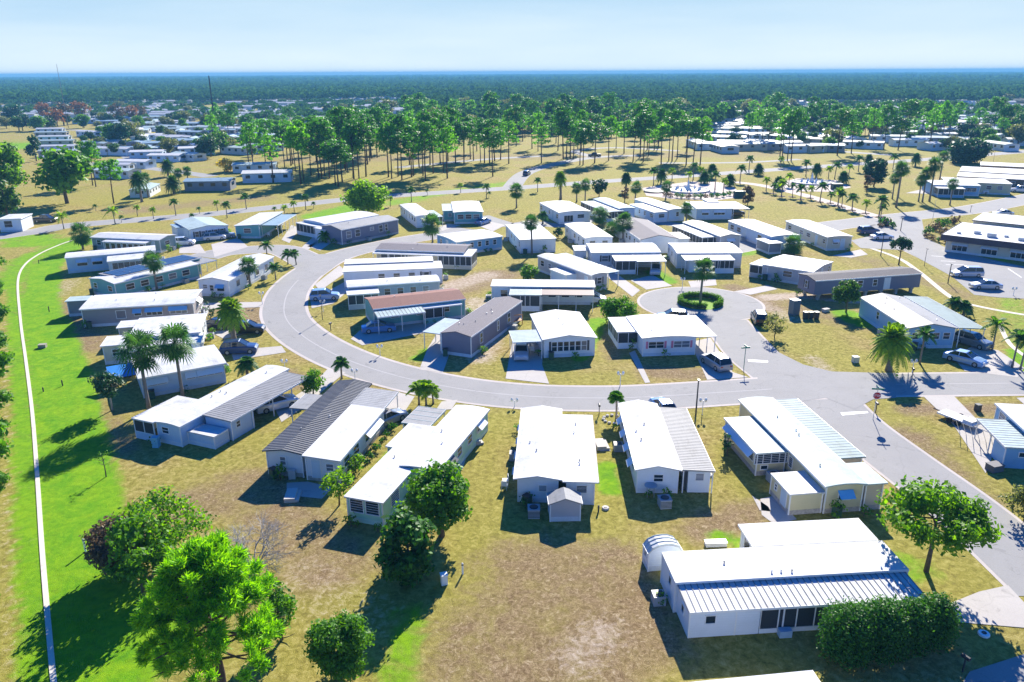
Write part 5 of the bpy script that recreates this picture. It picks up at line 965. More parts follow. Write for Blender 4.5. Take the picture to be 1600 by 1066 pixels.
# --- pines of the far park, sharing six meshes
PM = [pine_meshes(200+k, 13+(k*5 % 9)*.65, 'pine' if k % 2 else 'pineb', 15+4*(k % 3), .38, (3.2, 4.6, 3.7, 5.2)[k % 4], (.5, .62, .56)[k % 3]) for k in range(9)]
OM = [tree_meshes(220+k, 11+k, 6+.6*k, 2.2, 34, LF[['oak','green','dark','olive'][k]], 9, .62, .35) for k in range(4)]
RM = [tree_meshes(230+k, 10+k, 5.2, 2.0, 26, LF[['rust','brown'][k]], 9, .55, .3) for k in range(2)]
rd = random.Random(5); npine = 0
def pines(pts, label, group, s0=.85, s1=1.15):
    global npine
    for x, y in pts: plant('pine_tree', label, 'tree', place(x, y), PM[npine*4 % 9], rd.uniform(s0, s1), rd.uniform(0, 6.28), group, sz=rd.uniform(s0-.08, s1+.08)); npine += 1
def scatter(n, x0, x1, y0, y1, slope=0):
    out = []
    while len(out) < n:
        x = rd.uniform(x0, x1); y = y0+(y1-y0)*rd.random()**.8+slope*(x-x0)
        if all(abs(x-a) > 3.0 or abs(y-b) > 1.6 for a, b in out): out.append((x, y))
    return out
pines([(427,286),(470,288),(475,285),(498,278),(503,280),(507,275),(515,279),(524,290),(529,292),(535,285),(552,278),(553,280),(561,279),(572,276),(486,274),(462,268),(445,262),(519,262),(543,268)], 'tall pine with bare trunk in the grove at the left of the park', 'pines of the left grove')
pines(scatter(22, 385, 590, 240, 268), 'tall pine behind the left grove', 'pines behind the left grove')
pines([(607,277),(612,279),(622,276),(628,282),(643,277),(646,275),(661,275),(665,283),(677,271),(693,270),(699,279),(725,247),(735,249),(740,251),(751,254),(757,255),(765,256),(770,276),(773,252),(795,256),(688,256),(700,252),(655,262),(640,258),(672,258),(712,256),(725,256),(782,250)], 'tall pine with bare trunk in the open centre grove', 'pines of the centre grove')
pines([(846,255),(880,248),(885,247),(891,248),(896,249),(906,258),(911,258),(929,255),(951,251),(975,240),(989,253),(1005,253),(1013,244),(1033,257),(1045,251),(1050,252),(1072,258),(1083,254),(1094,257),(1058,248),(1000,246),(1218,250),(1222,249),(1230,251),(1236,252),(1308,243),(1330,240),(1360,231),(1381,233),(1403,235),(1452,231),(1460,218),(1471,222),(1342,221),(1415,222)], 'tall pine on the open lawn right of the entrance road', 'pines right of the entrance road')
pines([(178,318),(150,292),(145,290)], 'slender leaning pine left of the small white gabled house', 'slender pines at left', .75, .85)
pines(scatter(58, 590, 1240, 205, 240), 'pine in the tree belt behind the park', 'pines of the tree belt', .8, 1.05)
pines(scatter(40, 1240, 1600, 190, 222), 'pine in the belt among the far homes at right', 'pines of the right belt', .75, 1.0)
pines(scatter(30, 330, 600, 195, 238), 'pine among the far homes at left', 'pines among the left homes', .7, .95)
pines(scatter(34, 600, 1230, 192, 206), 'tall full pine in the second tree line behind the park', 'tall pines of the second tree line', 1.0, 1.2)
def oaks(pts, label, group, ms, s0=.8, s1=1.15):
    for q, (x, y) in enumerate(pts): plant('broadleaf_tree', label, 'tree', place(x, y), ms[q % len(ms)], rd.uniform(s0, s1), rd.uniform(0, 6.28), group)
big_tree('leafy_tree', 'bright lime green rounded tree cut by the left edge above the pickup', 'tree', 4, 320, 212, 44, 'bright', 50, 30, .45, 40, .1, .34, .3); big_tree('leafy_tree', 'dark grey-green rounded tree under the bright one at the left edge', 'tree', 14, 346, 272, 26, 'oak', 51, 40, .4, 30, .05, .36, .3)
oaks([(105,318)], 'big dark green tree with wide crown on the dry lawn at left', None, [OM[1]], 1.25, 1.3)
oaks([(30,205),(62,205),(20,195),(120,150),(140,160)], 'round tree beyond the lawn at far left', 'far round trees at left', OM)
oaks([(90,198),(100,196),(128,186),(185,192),(205,190),(220,188),(72,186)], 'rust coloured cypress tree among the far homes', 'rust coloured trees at left', RM, 1.1, 1.5)
oaks([(925,216),(955,214),(985,210)], 'rust brown tree behind the pines in the centre', 'rust brown trees in the centre', RM, .9, 1.1)
oaks([(330,245),(345,240),(322,248),(1300,232),(1520,222),(1540,225),(1505,220),(1590,228),(1575,222),(175,225),(190,228),(205,222)], 'full leafy tree standing among the far homes', 'leafy trees among far homes', OM, .6, .95)
oaks(scatter(60, 130, 430, 188, 245)+scatter(46, 1080, 1600, 192, 238), 'small leafy yard tree between the far homes', 'small yard trees between the far homes', OM, .28, .55)
oaks(scatter(30, 0, 240, 158, 205), 'dark leafy tree among the distant homes at far left', 'leafy trees at far left', OM, .45, .8)
oaks(scatter(56, 590, 1250, 182, 212), 'leafy tree in the belt behind the centre pines', 'leafy trees behind the centre pines', OM, .8, 1.2)
oaks(scatter(50, 1180, 1600, 174, 214), 'leafy tree standing among the far right homes', 'leafy trees among the far right homes', OM, .45, .9)
oaks(scatter(50, 240, 600, 158, 205), 'dark leafy tree among the distant white roofs', 'leafy trees among the distant roofs', OM, .4, .7)
oaks(scatter(50, 600, 1600, 160, 190), 'leafy tree in the far belt', 'leafy trees of the far belt', OM, .7, 1.1)
# dark clipped tree wall along the far left edge
for q in range(15):
    y = 1130-q*56 if q < 6 else 780-(q-6)*44; x = -16 if y > 800 else (8 if y > 500 else 6)
    g = P(x-8, y); s = rd.uniform(.55, .8)*(.5 if y > 760 else .8); plant('boundary_tree', 'dark green tree in the boundary row along the left edge', 'tree', (g.x-1.2*s, g.y, 0), OM[1], s*.62, q, 'boundary trees along the left edge')
# far woodland: an uncountable mass
def woodland():
    r = rs(400); Cs = []; As = []; Bs = []
    def band(n, d0, d1, R, per, hgt, size):
        k = 0
        d = np.sqrt(r.random(n)*(d1*d1-d0*d0)+d0*d0); a = (r.random(n)-.5)*1.36
        x = d*np.sin(a); y = d*np.cos(a)
        for xi, yi, di in zip(x, y, d):
            qx, qy = Q((xi, yi, 0))
            if di < 1000:
                low = (qx < 650 and qy > 140) or (qx > 1120 and qy > 165)
                if -20 < qx < 240 and 138 < qy < 160: continue
                if low and (qy > 190 or r.random() < .8): continue
                if qy > 150 and math.sin(qx*.021)+math.sin(qy*.31+qx*.004) > 1.2: continue
            h = hgt*r.uniform(.75, 1.2)*(.5 if di < 1000 and low else 1); RR_ = R*r.uniform(.7, 1.25); m = per
            dd = r.normal(size=(m, 3)); dd /= np.linalg.norm(dd, axis=1)[:, None]; dd[:, 2] = np.abs(dd[:, 2])*.9-.15
            c = np.array([xi, yi, h*.62])+dd*np.array([RR_, RR_, h*.38])*(.75+.3*r.random((m, 1)))
            nn = dd+r.normal(size=(m, 3))*.5; nn /= np.linalg.norm(nn, axis=1)[:, None]; t = np.cross(nn, r.normal(size=(m, 3))); t /= np.linalg.norm(t, axis=1)[:, None]; b = np.cross(nn, t)
            s = size*(.7+.7*r.random(m)); Cs.append(c); As.append(t*s[:, None]); Bs.append(b*(s*.75)[:, None])
    band(7600, 470, 1100, 5.2, 40, 12, 1.5); band(11000, 1050, 2600, 9, 24, 13, 3.2); band(9000, 2500, 7500, 17, 14, 14, 8)
    me = quads_mesh('woodland', np.concatenate(Cs), np.concatenate(As), np.concatenate(Bs), LF['far']); o = link_mesh('woodland', me)
    tag(o, 'continuous dark green woodland stretching from behind the homes to the horizon', 'woodland', None, 'stuff')
woodland()
# ---------------------------------------------------------------- far homes
FM = []
def far_home(seed, L, W, wl, rf, two=False):
    rr = random.Random(seed); e = empty('mobile_home', (0,0,0)); parts = []
    mb = MB(); mb.extr([(-W/2-.2, 2.7), (0, 3.25), (W/2+.2, 2.7), (W/2+.2, 2.58), (0, 3.12), (-W/2-.2, 2.58)][::-1], 'v', -L/2, L/2); parts.append(('roof', mb.mesh('roof', roof(rf))))
    mb = MB(); mb.extr([(-W/2, 0), (-W/2, 2.6), (0, 3.1), (W/2, 2.6), (W/2, 0)], 'v', -L/2+.3, L/2-.3); parts.append(('wall', mb.mesh('wall', wall(wl))))
    for q in range(4):
        for sx in (-1, 1):
            y = -L/2+1.8+(L-3.6)*q/3; mb = MB(); mb.box(sx*W/2-.05, sx*W/2+.05, y-.6, y+.6, 1.3, 2.2); parts.append(('window', mb.mesh('window', GLASS)))
    mb = MB(); mb.box(-1.2, 1.2, -L/2+.22, -L/2+.3, 1.3, 2.2); parts.append(('window', mb.mesh('window', GLASS)))
    if two:
        mb = MB(); mb.box(W/2+.25, W/2+3.2, -L/2+1, L/2-3, 2.35, 2.45); parts.append(('carport_roof', mb.mesh('carport_roof', roof('offwhite'))))
        for y in (-L/2+1.2, 0, L/2-3.2):
            mb = MB(); mb.box(W/2+3.05, W/2+3.15, y-.05, y+.05, 0, 2.35); parts.append(('post', mb.mesh('post', WHITE)))
    for nm, me in parts: link_mesh(nm, me, e)
    return e
protos = [far_home(1, 16, 4.2, 'white', 'white', True), far_home(2, 14, 7, 'lblue', 'white'), far_home(3, 18, 4, 'tan', 'offwhite', True), far_home(4, 15, 6.5, 'pale', 'offwhite'), far_home(5, 13, 6.5, 'grey', 'blue', True)]
placed = set()
def fh(k, x, y, ang, label, group, s=1):
    if k not in placed: placed.add(k); o = protos[k]
    else: o = copy_tree(protos[k])
    g = P(x, y); o.location = (g.x, g.y, 0); o.rotation_euler = (0, 0, math.radians(ang)); o.scale = (s, s, s); tag(o, label, 'mobile home', group)
for q, (x, y) in enumerate([(104,254),(97,245),(93,237),(90,228),(87,221),(82,214),(80,208)]): fh((0, 2)[q % 2], x, y, 96, 'white roofed home in the tight row left of the far street', 'row of homes left of the far street')
for q, (x, y, a, k) in enumerate([(175,268,88,0),(212,262,80,1),(185,277,75,3),(207,240,95,4),(232,246,100,1),(262,252,85,1),(295,250,60,3),(250,232,100,0),(275,238,95,4),(235,218,100,1),(215,208,100,3),(180,214,90,4),(175,204,95,0),(245,205,95,3),(268,208,95,2),(252,196,95,0),(248,186,95,1),(275,222,95,0),(300,226,95,3)]):
    fh(k, x, y, a, 'pale home in the cluster right of the far street', 'homes right of the far street')
fh(4, 330, 296, 95, 'low dark grey home with white roof by the boulevard', None, 1.1); fh(3, 228, 304, 10, 'small white gabled house on the dry lawn by thin palms', None, .85); fh(1, 420, 283, 100, 'blue walled home with white roof beside the left grove', None, 1.15); fh(3, 400, 268, 100, 'white home just behind the blue walled one by the left grove', None, 1.05)
FHP = spaced(46, 130, 440, 186, 246, 14, 4)+spaced(46, 1090, 1600, 182, 238, 14, 4)+spaced(120, 200, 660, 152, 205)+spaced(50, 20, 260, 154, 190)+spaced(20, 300, 420, 206, 238)+spaced(46, 1090, 1300, 172, 238, 16)+spaced(44, 1370, 1600, 174, 212)+spaced(20, 1250, 1600, 160, 176)+spaced(30, 620, 1250, 168, 200)
FHP.sort(key=lambda t: -t[1])
for q, (x, y) in enumerate(FHP[:200]): fh(q % 5, x, y, rd.choice((60, 95, 110, 20, 75, 5)), 'small pale roofed home scattered among the distant trees', 'distant pale roofed homes', 1.1)
mb = MB()
for x, y in FHP[200:]+spaced(60, 100, 1550, 140, 160, 8, 2):
    g = P(x, y); L = rd.uniform(14, 22)/2; mb.box(g.x-L, g.x+L, g.y-3, g.y+3, 0, 3.6, 1); mb.add([(g.x-L-.3, g.y-3.4, 3.61), (g.x+L+.3, g.y-3.4, 3.61), (g.x+L+.3, g.y, 4.7), (g.x-L-.3, g.y, 4.7), (g.x+L+.3, g.y+3.4, 3.61), (g.x-L-.3, g.y+3.4, 3.61)], [(0,1,2,3),(3,2,4,5)], 0)
tag(mb.build('distant_homes', [roof('white'), wall('pale')]), 'far pale roofs showing through the woodland', 'homes', None, 'stuff')
WH = []
for q, (x, y, L) in enumerate([(95,148,70),(150,150,90),(190,147,60),(60,153,26)]):
    g = P(x, y); e = empty('warehouse', (g.x, g.y, 0), 0, ['long low white warehouse at the far left, left one of three', 'long low white warehouse at the far left, middle one of three', 'long low white warehouse at the far left, right one of three', 'small red-roofed building at the far left'][q], 'building')
    mb = MB(); mb.box(-L/2, L/2, 0, 24, 0, 6); mb.build('wall', wall('pale'), e); mb = MB(); mb.extr([(-.5, 6), (12, 8), (24.5, 6), (24.5, 5.8), (-.5, 5.8)][::-1], 'u', -L/2-.5, L/2+.5); mb.build('roof', roof('red' if q == 3 else 'white'), e)
# ---------------------------------------------------------------- yard things beside the near homes, sharing meshes
SB = [tree_meshes(310+k, 1.0+.25*k, .6+.1*k, .05, 9, LF[['green','hedge','bright'][k]], 70, .13, .04, q=.5) for k in range(3)]
def box_mesh(name, m, parts):
    mb = MB()
    for p_ in parts: mb.box(*p_)
    return mb.mesh(name, m)
ACB = box_mesh('body', mat('ac_grey', (.34,.37,.4), .5, .15, 3), [(-.42,.42,-.42,.42,0,.72)]); ACL = box_mesh('fan_grille', DARK, [(-.3,.3,-.3,.3,.722,.75)])
BNB = box_mesh('body', mat('bin_green', (.03,.09,.05), .6), [(-.28,.28,-.3,.3,.05,.95)]); BNL = box_mesh('lid', DARK, [(-.31,.31,-.34,.34,.952,1.02)])
CHS = box_mesh('seat', SW_ := mat('plastic_white', (.72,.73,.74), .5), [(-.25,.25,-.25,.25,.4,.44)]); CHB = box_mesh('backrest', SW_, [(-.25,.25,.22,.26,.442,.9)])
CHL = [box_mesh('leg', SW_, [(x-.02,x+.02,y-.02,y+.02,0,.398)]) for x in (-.22,.22) for y in (-.22,.22)]
yr = random.Random(31); homes = [o for o in bpy.data.objects if o.type == 'EMPTY' and o.name.startswith('mobile_home') and o.get('label') and not o.get('group')]
for q, o in enumerate(homes):
    ws = [c for c in o.children if c.name.startswith('wall')]
    if not ws or o.location.y > 175: continue
    w0 = ws[0].data.vertices; us = [v.co.x for v in w0]; vs_ = [v.co.y for v in w0]; u0, u1, v0, v1 = min(us), max(us), min(vs_), max(vs_)
    def at(u, v): p_ = Matrix.Rotation(o.rotation_euler.z, 3, 'Z') @ Vector((u, v, 0)); return (o.location.x+p_.x, o.location.y+p_.y, 0)
    right = o.location.x < 0; ue = (u1+.75) if right else (u0-.75)
    for k in range(yr.choice((2, 3, 4))):
        ps = at(ue+yr.uniform(-.1, .3), yr.uniform(v0+.5, v1)) if yr.random() < .6 else at(yr.uniform(u0, u1), v0-.8)
        plant('foundation_shrub', 'small clipped shrub against the wall of a home', 'shrub', ps, SB[yr.randrange(3)], yr.uniform(.6, 1.1), yr.uniform(0, 6), 'foundation shrubs beside the homes')
    e = empty('air_conditioner', at(ue, v0+(v1-v0)*yr.uniform(.2, .8)), o.rotation_euler.z, 'grey air conditioner box beside the wall of a home', 'air conditioner', 'air conditioners beside the homes'); link_mesh('body', ACB, e); link_mesh('fan_grille', ACL, e)
    if q % 2 == 0: e = empty('wheelie_bin', at(u0+.8, v0-.6), yr.uniform(0, 1), 'dark green bin standing at the end wall of a home', 'bin', 'bins beside the homes'); link_mesh('body', BNB, e); link_mesh('lid', BNL, e)
    if q % 3 == 1:
        for d in (0, .9):
            e = empty('garden_chair', at(ue+(.5 if right else -.5), v0+2+d), yr.uniform(0, 6), 'white plastic garden chair in a side yard', 'chair', 'white garden chairs in the yards'); link_mesh('seat', CHS, e); link_mesh('backrest', CHB, e); [link_mesh('leg', l_, e) for l_ in CHL]
# ---------------------------------------------------------------- vehicles
TYRE = mat('tyre_rubber', (.02,.02,.02), .85); RIM = mat('alloy_rim', (.45,.46,.48), .35, .1, metal=.6); CG = glassmat('car_glass', (.015,.02,.03), .04); LAMP = glassmat('headlamp', (.7,.72,.75), .1); TAIL = glassmat('tail_lamp', (.4,.02,.02), .2)
CP = {}
def paint(n):
    c = dict(silver=(.5,.52,.56), white=(.72,.73,.75), black=(.02,.022,.028), navy=(.03,.06,.16), blue=(.1,.22,.45), lblue=(.3,.45,.66), grey=(.2,.21,.23), dsilver=(.28,.3,.33))[n]
    if n not in CP:
        m, nt, N, L, b = nodes('car_paint_'+n); b.inputs['Base Color'].default_value = c4(c); b.inputs['Roughness'].default_value = .28; b.inputs['Metallic'].default_value = .25; b.inputs['Coat Weight'].default_value = .7; b.inputs['Coat Roughness'].default_value = .06; CP[n] = m
    return CP[n]
BODY = dict( # (length, width, [(x,z) lower outline top], cabin x and z)
  sedan=(4.7, 1.8, [(-2.35,.45),(-2.3,.86),(-1.6,.95),(1.15,.98),(2.1,.8),(2.35,.62),(2.35,.4)], [(-1.75,.94),(-1.05,1.40),(.25,1.44),(1.2,.96)]),
  suv=(4.6, 1.85, [(-2.3,.5),(-2.28,.98),(-1.6,1.05),(1.05,1.08),(2.05,.95),(2.3,.72),(2.3,.45)], [(-2.2,1.03),(-1.85,1.62),(.2,1.68),(1.15,1.06)]),
  van=(5.0, 1.9, [(-2.5,.45),(-2.48,1.0),(-1.6,1.05),(1.4,1.02),(2.3,.8),(2.5,.6),(2.5,.4)], [(-2.4,1.03),(-2.15,1.68),(.4,1.72),(1.6,1.02)]),
  pickup=(5.5, 1.95, [(-2.75,.55),(-2.75,1.08),(-.9,1.1),(1.3,1.12),(2.5,1.05),(2.75,.8),(2.75,.5)], [(-.95,1.08),(-.75,1.78),(.55,1.8),(1.35,1.1)]))
def car(px, py, ang, kind, col, label, z=0):
    L, W, lo, cab = BODY[kind]; g = P(px, py); e = empty('parked_car' if kind != 'pickup' else 'pickup_truck', (g.x, g.y, z+.03), math.radians(ang), label, dict(sedan='car', suv='car', van='van', pickup='pickup truck')[kind])
    h = W/2; mb = MB(); ring = [(-L/2+.04, .24)]+lo+[(L/2-.04, .24)]
    n = len(ring); rows = [(-h+.0, .0, 0), (-h, .0, 1), (-h+.05, .0, 2)]
    def sect(y, inset, drop): return [(x*(1-inset), y, max(.22, zz-drop)) for x, zz in ring]
    S = [sect(-h+.1, .03, .12), sect(-h, .0, .2), sect(-h+.12, .0, .0), sect(-h+.45, -.01, -.03), sect(h-.45, -.01, -.03), sect(h-.12, 0, 0), sect(h, 0, .2), sect(h-.1, .03, .12)]
    S = [sect(-h, .015, .16), sect(-h+.1, .0, .02), sect(-h+.5, -.01, -.035), sect(h-.5, -.01, -.035), sect(h-.1, 0, .02), sect(h, .015, .16)]
    vs = [p for s in S for p in s]; fs = [(i*n+k, (i+1)*n+k, (i+1)*n+(k+1) % n, i*n+(k+1) % n) for i in range(len(S)-1) for k in range(n)]+[tuple(range(n)), tuple(range((len(S)-1)*n, len(S)*n))[::-1]]
    mb.add(vs, fs); 
    # roof panel
    (x0, z0), (x1, z1), (x2, z2), (x3, z3) = cab; c = h-.22
    mb.add([(x1-.02, -c, z1-.02), (x2+.02, -c, z2-.02), (x2+.02, c, z2-.02), (x1-.02, c, z1-.02), (x1+.1, -c+.15, z1+.045), (x2-.1, -c+.15, z2+.045), (x2-.1, c-.15, z2+.045), (x1+.1, c-.15, z1+.045)], [(4,5,6,7),(0,1,5,4),(1,2,6,5),(2,3,7,6),(3,0,4,7)])
    for sy in (-1, 1):   # pillars
        for (a, az), (b_, bz) in (((x0, z0), (x1, z1)), ((x3, z3), (x2, z2)), ((x1*.5+x2*.5-.1, z0), (x1*.5+x2*.5-.1, z1))): mb.bar((a, sy*(h-.08), az), (b_, sy*(c+.01), bz), .045)
    if kind == 'pickup': mb.box(-2.6, -1.0, -h+.15, h-.15, 1.14, 1.15)
    mb.build('body', paint(col), e, False)
    mb = MB(); q = h-.1
    mb.add([(x0+.03, -q, z0), (x1, -c, z1), (x2, -c, z2), (x3-.03, -q, z3), (x0+.03, q, z0), (x1, c, z1), (x2, c, z2), (x3-.03, q, z3)], [(0,1,2,3),(7,6,5,4),(0,4,5,1),(1,5,6,2),(2,6,7,3)]); mb.build('windows', CG, e)
    if kind == 'pickup': mb = MB(); mb.box(-2.55, -1.05, -h+.2, h-.2, 1.151, 1.165); mb.build('bed_cover', DARK, e)
    for x in (-L*.3, L*.31):
        for sy in (-1, 1):
            mb = MB(); R = .34; k = 14; y0, y1 = sy*(h-.2), sy*(h+.015)
            mb.add([(x+R*math.cos(2*math.pi*i/k), y, .34+R*math.sin(2*math.pi*i/k)) for y in (y0, y1) for i in range(k)], [tuple(range(k)), tuple(range(k, 2*k))]+[(i, (i+1) % k, (i+1) % k+k, i+k) for i in range(k)]); w_ = mb.build('wheel', TYRE, e)
            mb = MB(); R = .2; y2 = sy*(h+.025); mb.add([(x+R*math.cos(2*math.pi*i/k), y, .34+R*math.sin(2*math.pi*i/k)) for y in (y1, y2) for i in range(k)], [tuple(range(k)), tuple(range(k, 2*k))]+[(i, (i+1) % k, (i+1) % k+k, i+k) for i in range(k)]); mb.build('rim', RIM, w_)
    for sy in (-1, 1):
        mb = MB(); mb.box(L/2-.12, L/2+.012, sy*(h-.42)-.18, sy*(h-.42)+.18, .62, .76); mb.build('headlight', LAMP, e)
        zt = lo[1][1]-.12; mb = MB(); mb.box(-L/2-.015, -L/2+.1, sy*(h-.3)-.16, sy*(h-.3)+.16, zt-.14, zt); mb.build('taillight', TAIL, e)
    return e
car(1118,573,108,'suv','dsilver','dark silver car parked nose-out on the driveway of the pink shuttered home'); car(1510,432,178,'van','silver','silver minivan in the car park'); car(1539,451,176,'sedan','silver','silver saloon car parked below the minivan')
car(1356,365,10,'suv','navy','dark blue off-road car at the edge of the car park'); car(1377,374,6,'sedan','white','white car parked beside the dark blue off-road car'); car(1186,503,82,'suv','black','black car parked on the turning circle by the scraggly shrub')
car(1050,502,172,'suv','blue','blue car half hidden behind the roof of the pink shuttered home'); car(508,468,8,'suv','lblue','pale blue car parked on the short driveway inside the bend'); car(592,518,12,'sedan','blue','dark blue car in the shade under the striped carport roof')
car(375,551,8,'suv','navy','dark navy car on the drive below the date palm'); car(388,520,5,'suv','black','black car under the shade behind the date palm'); car(337,513,170,'sedan','black','dark car half hidden at the end of the stepped white home')
car(815,556,268,'sedan','silver','silver car under the ribbed carport of the six-window home'); car(1507,567,-52,'sedan','lblue','pale blue car parked in the shade at the corner drive'); car(1519,540,-60,'suv','grey','grey car under the grey-green carport roof')
car(72,347,4,'pickup','black','black pickup truck beside the boulevard at the far left'); car(823,274,75,'suv','navy','small dark blue car on the entrance road'); car(929,245,175,'pickup','black','dark pickup truck on the far park road')
car(1024,427,258,'suv','silver','light car inside the open carport beside the screened front room'); car(922,472,355,'van','white','white van at the end of the brown carport roof'); car(755,350,60,'sedan','blue','blue car at the side of the teal home by the boulevard')
car(288,383,10,'suv','white','white car on the drive of the grey-green home'); car(336,375,20,'suv','white','white car before the blue-grey stepped roofs'); car(351,372,20,'suv','dsilver','dark silver car beside the white one before the stepped roofs'); car(885,342,350,'sedan','black','dark car under the arch of the leftmost fountain row home')
car(1148,337,20,'suv','black','dark car under the carport at the right of the fountain row'); car(432,638,36,'suv','white','white car under the ribbed roof beside the low box wall'); car(1546,303,175,'suv','white','white pickup-like car beside the bright blue home'); car(1566,337,178,'sedan','white','white car behind the clubhouse roof')
car(603,662,50,'sedan','dsilver','dark car under the grey end of the white side addition'); car(1037,645,100,'sedan','blue','blue car nose visible behind the ribbed carport roof'); car(795,680,95,'sedan','lblue','blue car edge left of the wide white home') if False else None
car(1110,274,90,'suv','brown' if False else 'grey','small dark vehicle stopped near the round fountain'); car(1593,300,170,'pickup','white','white truck before the long sheds'); car(1505,408,170,'sedan','silver','car hidden under the clubhouse awning') if False else None
# golf cart and small boat
g = P(196,588); e = empty('boat', (g.x, g.y, 0), math.radians(10), 'small white boat under a pale cover beside the blue tarp', 'boat'); mb = MB()
mb.add([(-2.2,-.8,.7),(1.2,-.85,.7),(2.4,0,.95),(1.2,.85,.7),(-2.2,.8,.7),(-2.1,-.5,.25),(1.0,-.5,.25),(1.9,0,.45),(1.0,.5,.25),(-2.1,.5,.25),(-1.6,0,1.25),(.9,0,1.3)], [(0,1,6,5),(1,2,7,6),(2,3,8,7),(3,4,9,8),(4,0,5,9),(9,5,6,7,8),(0,10,11,1),(1,11,2),(2,11,3),(3,11,10,4),(4,10,0)]); mb.build('hull', mat('boat_cover', (.75,.76,.78), .5), e); mb = MB(); mb.box(-1.2,.8,-.6,.6,.05,.24); mb.build('cradle', DARK, e)
g = P(203,600); mb = MB(); mb.add([(-2,-1.2,1.5),(2,-1.2,1.4),(2,1.2,2.1),(-2,1.2,2.2),(-2,-1.2,1.46),(2,-1.2,1.36),(2,1.2,2.06),(-2,1.2,2.16),(-1.9,-1.15,0),(1.9,-1.15,0),(1.9,1.1,0),(-1.9,1.1,0)], [(0,1,2,3),(7,6,5,4),(0,4,5,1),(1,5,6,2),(2,6,7,3),(3,7,4,0)])
e = empty('tarp_shelter', (g.x, g.y, 0), math.radians(35), 'bright blue tarp shelter between the white boat and the awning home', 'shelter'); mb.build('tarp', mat('blue_tarp', (.03,.25,.68), .45, .2, 2), e)
for x, y, z in ((-1.9,-1.1,1.45),(1.9,-1.1,1.36),(1.9,1.1,2.03),(-1.9,1.1,2.14)): mb = MB(); mb.box(x-.03,x+.03,y-.03,y+.03,0,z); mb.build('pole', ALU, e)
# ---------------------------------------------------------------- street furniture
def lamp(bx, by, ty, label, kind='globe'):
    H = height(bx, by, ty); g = P(bx, by); e = empty('yard_lamp', (g.x, g.y, 0), 0, label, 'lamp post'); mb = MB(); mb.lathe([(.07,0),(.045,.1),(.035,H-.15)], 8); mb.build('post', WHITE, e)
    mb = MB(); mb.bar((-.3,0,H-.3),(.3,0,H-.3),.025); mb.build('arm', WHITE, e)
    for s in (-1, 1): mb = MB(); mb.lathe([(.05,-.3),(.13,-.18),(.16,-.02),(.1,.1),(.02,.16)], 10, (s*.28,0,H)); mb.build('lantern', mat('lantern_white', (.8,.8,.78), .4), e)
for x, y, t, l in [(969,603,582,'white double-headed yard lamp beside the kerb in front of the pink shuttered home'),(1097,648,624,'pale yard lamp next to the tall street pole'),(804,636,624,'white lamp at the left kerb corner of the wide white home'),(1425,582,563,'white lamp right of the large date palm'),(555,596,578,'white lamp at the kerb above the dark ribbed roof'),(594,556,540,'white lamp on the lawn inside the bend near the slate blue home'),
    (446,583,563,'white lamp beside the carport of the pale blue home'),(410,476,457,'white lamp on the left lawn of the bend'),(1066,450,435,'white lamp between the two driveways above the turning circle'),(1583,462,450,'white lamp on the lawn right of the turning circle') ,(505,487,470,'lamp on the inner lawn of the bend')]: lamp(x, y, t, l)
def pole(bx, by, ty, label, r=.09, name='street_pole', m=None, top=True):
    H = height(bx, by, ty); g = P(bx, by); e = empty(name, (g.x, g.y, 0), 0, label, 'pole'); mb = MB(); mb.lathe([(r,0),(r*.7,H)], 8); mb.build('post', m or mat('pole_dark', (.05,.045,.05), .7), e)
    if top: mb = MB(); mb.box(-.12,.12,-.35,.1,H,H+.1); mb.build('lamp_head', DARK, e)
pole(1087,650,594,'tall dark street pole above the ribbed carport roof'); pole(1407,361,341,'dark pole at the car park entrance'); pole(1376,400,364,'dark pole beside the footpath above the raised slate home'); pole(1481,443,413,'dark wooden pole left of the silver minivan'); pole(1444,416,389,'thin grey pole on the verge left of the car park', .05)
pole(1457,345,312,'tall thin flagpole by the clubhouse planting',.05,'flagpole',ALU,False); pole(504,500,462,'dark thin lamp pole by the pale blue car',.05); pole(1516,332,322,'short pole on the far side of the clubhouse',.06); pole(1550,262,235,'thin pole by the far right homes',.05)
pole(338,212,113,'very tall lone dark tree-like mast rising above the horizon at left',.45,'mast',None,False); 
g = P(107,200); e = empty('radio_mast', (g.x, g.y, 0), 0, 'faint thin radio mast on the left horizon', 'mast'); mb = MB(); Hm = 40.5; mb.bar((0,0,0),(0,0,Hm),.22,0,.12,4); mb.build('lattice', mat('mast_red', (.4,.3,.3), .7), e)
# stop sign with street name blades, text as mesh
def text_mesh(txt, size, m, name='lettering'):
    cu = bpy.data.curves.new(name, 'FONT'); cu.body = txt; cu.size = size; cu.align_x = 'CENTER'; cu.align_y = 'CENTER'; cu.extrude = .004
    t = bpy.data.objects.new(name, cu); COL.objects.link(t); me = bpy.data.meshes.new_from_object(t.evaluated_get(bpy.context.evaluated_depsgraph_get())); bpy.data.objects.remove(t)
    me.materials.clear(); me.materials.append(m); return me
RED = mat('sign_red', (.45,.02,.03), .4, .05); GRS = mat('sign_green', (.01,.22,.16), .4, .05); SW = mat('sign_white', (.85,.85,.85), .4, .02)
g = P(1364,656); H = height(1364,656,618); e = empty('stop_sign', (g.x, g.y, 0), math.radians(-8), 'red octagonal stop sign with street name blades on the corner lawn', 'sign')
mb = MB(); mb.box(-.03,.03,-.03,.03,0,H+1.0); mb.build('post', ALU, e)
oc = [(.42*math.cos(math.pi/8+k*math.pi/4), H+.42*math.sin(math.pi/8+k*math.pi/4)) for k in range(8)]
mb = MB(); mb.extr([(p, z) for p, z in oc], 'v', -.06, -.045); pl = mb.build('sign_plate', SW, e)
